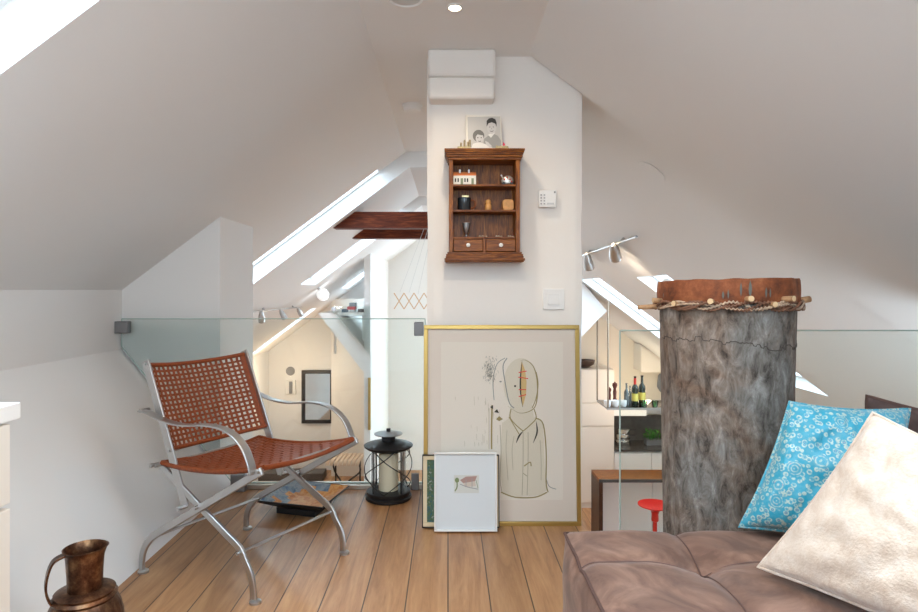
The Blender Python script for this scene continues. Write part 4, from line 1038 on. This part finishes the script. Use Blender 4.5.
# far loft: clamp and glass, desk with books
t = thing('glass_balustrade', 'small far-off glass balustrade of the opposite loft', 'balustrade', (-1.5,9.48,.05))
part('glass_panel', MB().prism([P(333,306,9.42), P(333,313,9.42), P(370,355,9.42), P(370,306,9.42)], (0,.012,0)), 'glass', t)
part('clamp', MB().box((P(331.5,0,9.38).x,9.38,P(0,311,9.38).z),(P(335.5,0,9.38).x,9.41,P(0,307,9.38).z)), 'steel_dark', t)
dk = thing('white_ledge_table', 'white table on the opposite loft with books and papers', 'table', (-1.6,10.1,0.2))
tz = P(0,312,10.0).z
part('table_top', MB().box((-1.95,9.75,tz-.05),(-1.31,10.5,tz)), 'white_gloss', dk)
for x_, y_ in ((-1.9,10.3),(-1.36,10.3),(-1.36,9.85)):
    part('leg', MB().box((x_-.02,y_-.02,.10 if x_ < -1.5 else .02),(x_+.02,y_+.02,tz-.05)), 'white_gloss', dk)
bkcols = [(.10,.16,.22),(.55,.60,.62),(.12,.10,.10),(.60,.08,.10),(.30,.36,.40),(.65,.66,.64)]
names = ['dark blue','pale grey','black','red','slate grey','off-white']
for k, (px, w, hgt, lay) in enumerate(((345,.16,.05,0),(353,.16,.04,0),(361,.16,.05,0),(352,.16,.05,.05),(353,.12,.06,.11),(366.5,.07,.12,0))):
    cx_ = P(px,0,10.0).x
    w *= .62 if lay == 0 else 1
    zb = tz + (0.0 if lay == 0 else (.041 if lay == .05 else .092))
    o = part('book', MB().box((cx_-w/2*.78,9.9,zb),(cx_+w/2*.78,10.1,zb+hgt)), plain('book_cover_%s' % names[k].replace(' ','_'), bkcols[k], .5)); tag(o, '%s book on the white table of the opposite loft' % names[k], 'book', 'books on the far table')

# hanging lattice lamp with its cords
hl = thing('hanging_lattice', 'wooden scissor lattice hanging on thin cords left of chimney', 'lattice', (-.45,6.2,.96))
Yh = 6.2; lt = MB()
ya, yb = P(0,293,Yh).z, P(0,309,Yh).z
for k in range(5):
    xa = P(394+k*10,0,Yh).x; xb = P(404+k*10,0,Yh).x
    lt.strap([(xa,Yh,ya),(xb,Yh,yb)], (0,1,0), .012, .010); lt.strap([(xa,Yh+.014,yb),(xb,Yh+.014,ya)], (0,1,0), .012, .010)
part('lattice', lt, plain('pale_orange_wood',(.62,.40,.24),.5), hl)
for k in range(3):
    a = P(400+k*9,292+k,Yh); b = Vector((P(424+k*4,0,Yh).x, Yh-.03, 1.783)); part('cord', MB().tube([a,b], .0022, 5), plain('cord_white',(.6,.6,.6),.6) if k == 0 else bpy.data.materials['cord_white'], hl)

# ------------------------------------------------------------------ kitchen below, right
def kb(px0, py0, px1, py1, Y, d): a = P(px0,py1,Y); b = P(px1,py0,Y); return MB().box((a.x,Y,a.z),(b.x,Y+d,b.z))
tc = thing('tall_cabinet', 'tall cream kitchen cabinet left of the dark worktop niche', 'cabinet', (P(595,0,10.15).x,10.4,ZL))
xL, xR_ = P(570,0,10.15).x, P(614.3,0,10.15).x; zt_ = P(0,369.5,10.15).z
part('carcass', MB().box((xL,10.175,ZL),(xR_,10.79,zt_)), 'cream_lac', tc)
zz = [zt_, P(0,403.2,10.15).z, P(0,426.5,10.15).z, ZL+.08]
for i in range(3):
    top_ = zz[i] - (.0 if i == 0 else .012); part('door', MB().box((xL+.005,10.15,zz[i+1]+.012),(xR_-.003,10.174,top_)), 'cream_lac', tc, .003)
base = thing('base_cabinet', 'white base cabinets under the dark kitchen worktop', 'cabinet', (3.3,10.4,ZL))
xe = 3.80
part('carcass', MB().box((xR_+.002,10.19,ZL),(xe,10.79,P(0,452,10.15).z)), 'white_gloss', base)
pd = [xR_+.006, P(652,0,10.15).x, xe]
for i in range(2): part('door', MB().box((pd[i],10.165,ZL+.1),(pd[i+1]-.008,10.189,P(0,453,10.15).z)), 'white_gloss', base, .003)
part('worktop', MB().box((xR_+.002,10.14,P(0,451.5,10.15).z),(xe,10.79,P(0,449.5,10.15).z)), 'counter', base)
wz = P(0,449.5,10.15).z
struct('trim_4', MB().box((xR_+.002,10.78,wz+.002),(xe,10.797,P(0,416,10.7).z)), 'splash')
hood = thing('cooker_hood', 'white slim cooker hood above the dark worktop niche', 'hood', (3.0,10.5,P(0,416,10.3).z))
part('body', MB().box((xR_+.004,10.25,P(0,416,10.25).z),(P(646.5,0,10.25).x,10.77,P(0,408.5,10.25).z)), 'white_gloss', hood, .004)
part('extension', MB().box((P(646.5,0,10.25).x+.002,10.36,P(0,414,10.36).z),(xe,10.77,P(0,410,10.36).z)), 'steel', hood, .003)
uc = thing('wall_cabinet', 'white upper kitchen cabinet under the right roof slope', 'cabinet', (3.6,10.6,P(0,373,10.4).z))
u0, u1 = P(641.5,0,10.35).x, P(648,0,10.35).x
zl_ = P(0,372,10.35).z
part('carcass', MB().prism([(u0,10.40,zl_),(xe,10.40,zl_),(xe,10.40,-.10),(u0,10.40,P(0,343.5,10.35).z-.02)], (0,.39,0)), 'cream_lac', uc)
part('door', MB().prism([(u0+.004,10.375,zl_-.01),(xe-.01,10.375,zl_-.01),(xe-.01,10.375,-.15),(u0+.004,10.375,P(0,344,10.35).z-.05)], (0,.024,0)), 'cream_lac', uc)
# herb planter, cooking pots
hb = thing('herb_planter', 'green herbs in a grey box on the dark worktop', 'plant', (P(651,0,10.5).x,10.5,wz))
hx0, hx1 = P(645,0,10.5).x, P(660,0,10.5).x
part('planter', MB().box((hx0,10.40,wz),(hx1,10.58,wz+.10)), 'steel_dark', hb, .004)
lf_ = MB(); rr = random.Random(5)
for k in range(150):
    c = Vector((rr.uniform(hx0,hx1), rr.uniform(10.38,10.58), wz+.10+rr.uniform(0,.14))); d = Vector((rr.uniform(-1,1),rr.uniform(-1,1),rr.uniform(.1,1))).normalized()*.045; s_ = d.cross(Vector((0,0,1))).normalized()*.018
    lf_.add([c, c+d*.5+s_, c+d, c+d*.5-s_], [(0,1,2,3)])
    if k % 5 == 0: lf_.tube([(c.x,c.y,wz+.09), c], .003, 4)
part('leaves', lf_, 'herb', hb)
pz = wz
for k, (px, r_, z0_, h_, lab) in enumerate(((623,.12,0,.10,'shiny steel pan lowest in stack on kitchen worktop'),(623,.11,.105,.09,'shiny steel pan in the middle of the worktop stack'),(624,.10,.20,.08,'shiny steel pan topmost in the worktop stack'))):
    cx_ = P(px,0,10.45).x
    pn = thing('steel_pan', lab, 'pan', (cx_,10.45,wz+z0_), 'stacked pans on the worktop')
    part('pot', MB().lathe([(0,0),(r_*.96,0),(r_,.006),(r_,h_*.9),(r_*1.04,h_*.92),(r_*.9,h_),(0,h_*1.02)], (cx_,10.45,wz+z0_), 28), 'mirror', pn)
    part('handle', MB().tube([(cx_+r_,10.45,wz+z0_+h_*.7),(cx_+r_+.09,10.42,wz+z0_+h_*.75)], .008, 8), 'black', pn)
spot((3.0,10.35,P(0,416,10.25).z-.02), (3.0,10.4,-2), 4, size=2.2)
# bowl on tall cabinet
c = (P(584,0,10.4).x,10.4,zt_)
o = part('wooden_bowl', MB().lathe([(.04,0),(.07,.005),(.15,.06),(.17,.13),(.16,.13),(.12,.06),(0,.03)], c, 28, sx=1.1), plain('dark_bowl',(.06,.035,.025),.4)); tag(o, 'dark wooden bowl on top of the tall cream cabinet', 'bowl')
# grey thing hanging on the wall (cloth)
c = P(662,386,10.74)
o = part('oven_glove', MB().prism([P(658.5,376,10.74),P(660,373.5,10.74),P(664,374,10.74),P(666,384,10.74),P(665,392,10.74),P(660.5,392,10.74),P(657.5,387,10.74)], (0,.04,0)), plain('grey_cloth',(.22,.23,.25),.8), None, .01); tag(o, 'grey oven glove hanging on the kitchen wall', 'oven glove')

# bar
bz_ = -1.50
bar_x0, bar_x1 = 2.13, 3.90
bar = thing('kitchen_bar', 'white kitchen bar with dark-edged brown wooden top', 'bar', (3.0,8.9,ZL))
part('bar_top', MB().box((bar_x0,8.64,bz_-.045),(bar_x1,9.10,bz_)), ['walnut_h'], bar, .003)
part('top_edging', MB().box((bar_x0,8.625,bz_-.045),(bar_x1,8.639,bz_-.001)), 'counter', bar)
part('side_panel', MB().box((bar_x0,8.63,ZL),(bar_x0+.055,9.10,bz_-.0455)), wood('dark_walnut',(.025,.009,.005),(.05,.019,.010),(.09,.035,.018),.4,'Z'), bar)
for a, b in ((bar_x0+.06,2.985),(2.993,bar_x1)): part('front_panel', MB().box((a,8.95,ZL+.02),(b,8.975,bz_-.046)), 'white_gloss', bar)
part('carcass', MB().box((bar_x0+.06,8.976,ZL),(bar_x1,9.095,bz_-.046)), 'white_gloss', bar)
def stool(x, y, lab):
    t = thing('bar_stool', lab, 'stool', (x,y,ZL)); zs = -1.745
    part('seat', MB().lathe([(.05,-.20),(.045,-.12),(.06,-.075),(.12,-.04),(.19,-.012),(.225,-.002),(.225,.008),(.20,.004),(.10,-.015),(0,-.02)], (x,y,zs), 36), 'red', t)
    part('column', MB().lathe([(.028,.03),(.028,.48),(.046,.49),(.046,.52)], (x,y,ZL), 20), 'red', t)
    part('foot_plate', MB().lathe([(.21,0),(.21,.012),(.10,.03),(.03,.05),(.028,.06)], (x,y,ZL), 32), 'red', t)
stool(P(655,0,8.3).x, 8.3, 'red trumpet-shaped bar stool at the bar, beside the drum')
# hanging shelf with bottles
hsx0, hsx1 = P(608,0,8.60).x, 3.9
hz = P(0,408,8.6).z
hs = thing('hanging_shelf', 'glass and steel shelf hung on rods over the bar', 'shelf', (3.0,8.9,hz))
part('glass_board', MB().box((hsx0,8.60,hz-.02),(hsx1,9.22,hz)), glass_mat('smoky_glass',(.55,.50,.42),1.5,1.2), hs)
rim = MB(); 
for a, b in (((hsx0,8.60),(hsx1,8.60)),((hsx0,9.22),(hsx1,9.22)),((hsx0,8.60),(hsx0,9.22))): rim.strap([(a[0],a[1],hz-.012),(b[0],b[1],hz-.012)], (0,0,1), .03, .012)
part('rim', rim, 'steel', hs)
for x_, y_ in ((hsx0,8.60),(hsx0,9.22)):
    zr = EYE + (XR-x_)*T + .03
    part('rod', MB().tube([(x_,y_,hz),(x_,y_,zr)], .012, 8), plain('bronze_rod',(.30,.24,.18),.4,.7) if y_ < 9 else bpy.data.materials['bronze_rod'], hs)
def bottle(px, wpx, top, bot, mat, lab, kind='wine', Y=8.85, extra=None):
    c = P(px,0,Y).x; h = (bot-top)/F*Y; r_ = wpx/2/F*Y
    t = thing('bottle' if kind != 'mill' else 'pepper_mill', lab, 'bottle' if kind != 'mill' else 'pepper mill', (c,Y,hz))
    if kind == 'wine': pr = [(0,0),(r_,0),(r_,h*.55),(r_*.85,h*.63),(r_*.38,h*.72),(r_*.34,h*.95),(r_*.42,h*.95),(r_*.42,h),(0,h)]
    else: pr = [(0,0),(r_,0),(r_,h*.1),(r_*.6,h*.3),(r_*.75,h*.55),(r_*.5,h*.68),(r_*.95,h*.80),(r_*.9,h*.9),(r_*.3,h*.95),(0,h)]
    part('body', MB().lathe(pr, (c,Y,hz), 24), mat, t)
    if extra:
        part('paper_label', MB().lathe([(r_*1.02,h*.14),(r_*1.02,h*.40)], (c,Y,hz), 24), plain('label_yellow',(.75,.58,.12),.6) if 'label_yellow' not in bpy.data.materials else bpy.data.materials['label_yellow'], t)
        if extra == 'red': part('neck_foil', MB().lathe([(r_*.40,h*.70),(r_*.40,h*.93)], (c,Y,hz), 20), 'red', t)
M['dark_glass'] = plain('dark_bottle_glass', (.015,.02,.012), .12)
M['grey_glass'] = plain('grey_bottle', (.12,.13,.13), .2)
M['mill_wood'] = plain('mill_wood', (.10,.025,.015), .35)
bottle(635,6.4,374.5,403,'dark_glass','dark bottle with yellow label and red neck on hanging shelf',extra='red')
bottle(642,6.8,375,403,'dark_glass','dark bottle with yellow label right of the red-necked one',Y=8.95,extra='y')
bottle(626.5,5,381.5,403,'grey_glass','short grey bottle left of the wine bottles on hanging shelf')
bottle(630,3.4,386,403,'grey_glass','thin small dark bottle between grey bottle and wine bottles',Y=9.0)
bottle(614.8,5.4,378.5,402,'mill_wood','tall dark wooden pepper mill on the hanging shelf','mill')
bottle(609.6,4,384,402,'mill_wood','smaller dark pepper mill at left end of hanging shelf','mill')
for px, lab in ((607.5,'leftmost of the three white cups on the hanging shelf'),(615.2,'middle of the three white cups on the hanging shelf'),(623,'rightmost of the three white cups on the hanging shelf')):
    c = (P(px,0,8.70).x,8.70,hz)
    o = part('white_cup', MB().lathe([(0,0),(.036,0),(.048,.02),(.052,.09),(.049,.09),(.04,.02),(0,.01)], (c[0],c[1],c[2]), 24), 'white_gloss'); tag(o, lab, 'cup', 'white cups on the hanging shelf')
for px, lab in ((644,'left green glass tumbler at the front of hanging shelf'),(655,'right green glass tumbler at the front of hanging shelf')):
    c = (P(px,0,8.66).x,8.66,hz)
    o = part('glass_tumbler', MB().lathe([(0,0),(.035,0),(.048,.09),(.045,.09),(.033,.008),(0,.008)], c, 24), glass_mat('green_tumbler',(.62,.85,.70),1.5,1.5) if 'green_tumbler' not in bpy.data.materials else bpy.data.materials['green_tumbler']); tag(o, lab, 'glass', 'tumblers on the hanging shelf')

# ------------------------------------------------------------------ lamps of the lower level, daylight
def point(loc, e, col, r=.12):
    L = bpy.data.lights.new('room_lamp','POINT'); L.energy = e; L.color = col; L.shadow_soft_size = r
    o = bpy.data.objects.new('room_lamp', L); COL.objects.link(o); o.location = loc
point((-2.9,11.2,-.5), 26, (1,.74,.50)); point((3.1,9.7,-.45), 18, (1,.80,.60)); point(on_slope(-1, 318, 288)+snorm(-1)*.30+Vector((0,.12,0)), 4, (.86,.94,1.0), .09)  # last one: cool glow added beside the globe to brighten the dark alcove
w = bpy.data.worlds.new('sky'); scene.world = w; w.use_nodes = True
nt = w.node_tree; bg = nt.nodes['Background']
geo = nt.nodes.new('ShaderNodeTexCoord'); sep = nt.nodes.new('ShaderNodeSeparateXYZ'); nt.links.new(geo.outputs['Generated'], sep.inputs[0])
c = ramp(nt, sep.outputs['Z'], [(.0,(.72,.88,1.0)),(1.0,(.64,.83,1.0))])
nt.links.new(c, bg.inputs['Color']); bg.inputs['Strength'].default_value = 9.3

cam = bpy.data.cameras.new('camera'); co = bpy.data.objects.new('camera', cam); COL.objects.link(co); scene.camera = co
co.location = (0,0,EYE); co.rotation_euler = (math.radians(90),0,0)
cam.sensor_width = 36; cam.lens = 36*F/918; cam.clip_start = .05; cam.clip_end = 100
cam.shift_x = 11/918; cam.shift_y = -16/918
scene.view_settings.view_transform = 'Standard'; scene.view_settings.look = 'None'; scene.view_settings.gamma = 1; scene.view_settings.exposure = .13
scene.cycles.max_bounces = 14; scene.cycles.diffuse_bounces = 8; scene.cycles.transparent_max_bounces = 24; scene.cycles.glossy_bounces = 6
scene.cycles.use_denoising = True; scene.cycles.caustics_reflective = False; scene.cycles.caustics_refractive = False
scene.cycles.sample_clamp_indirect = 6
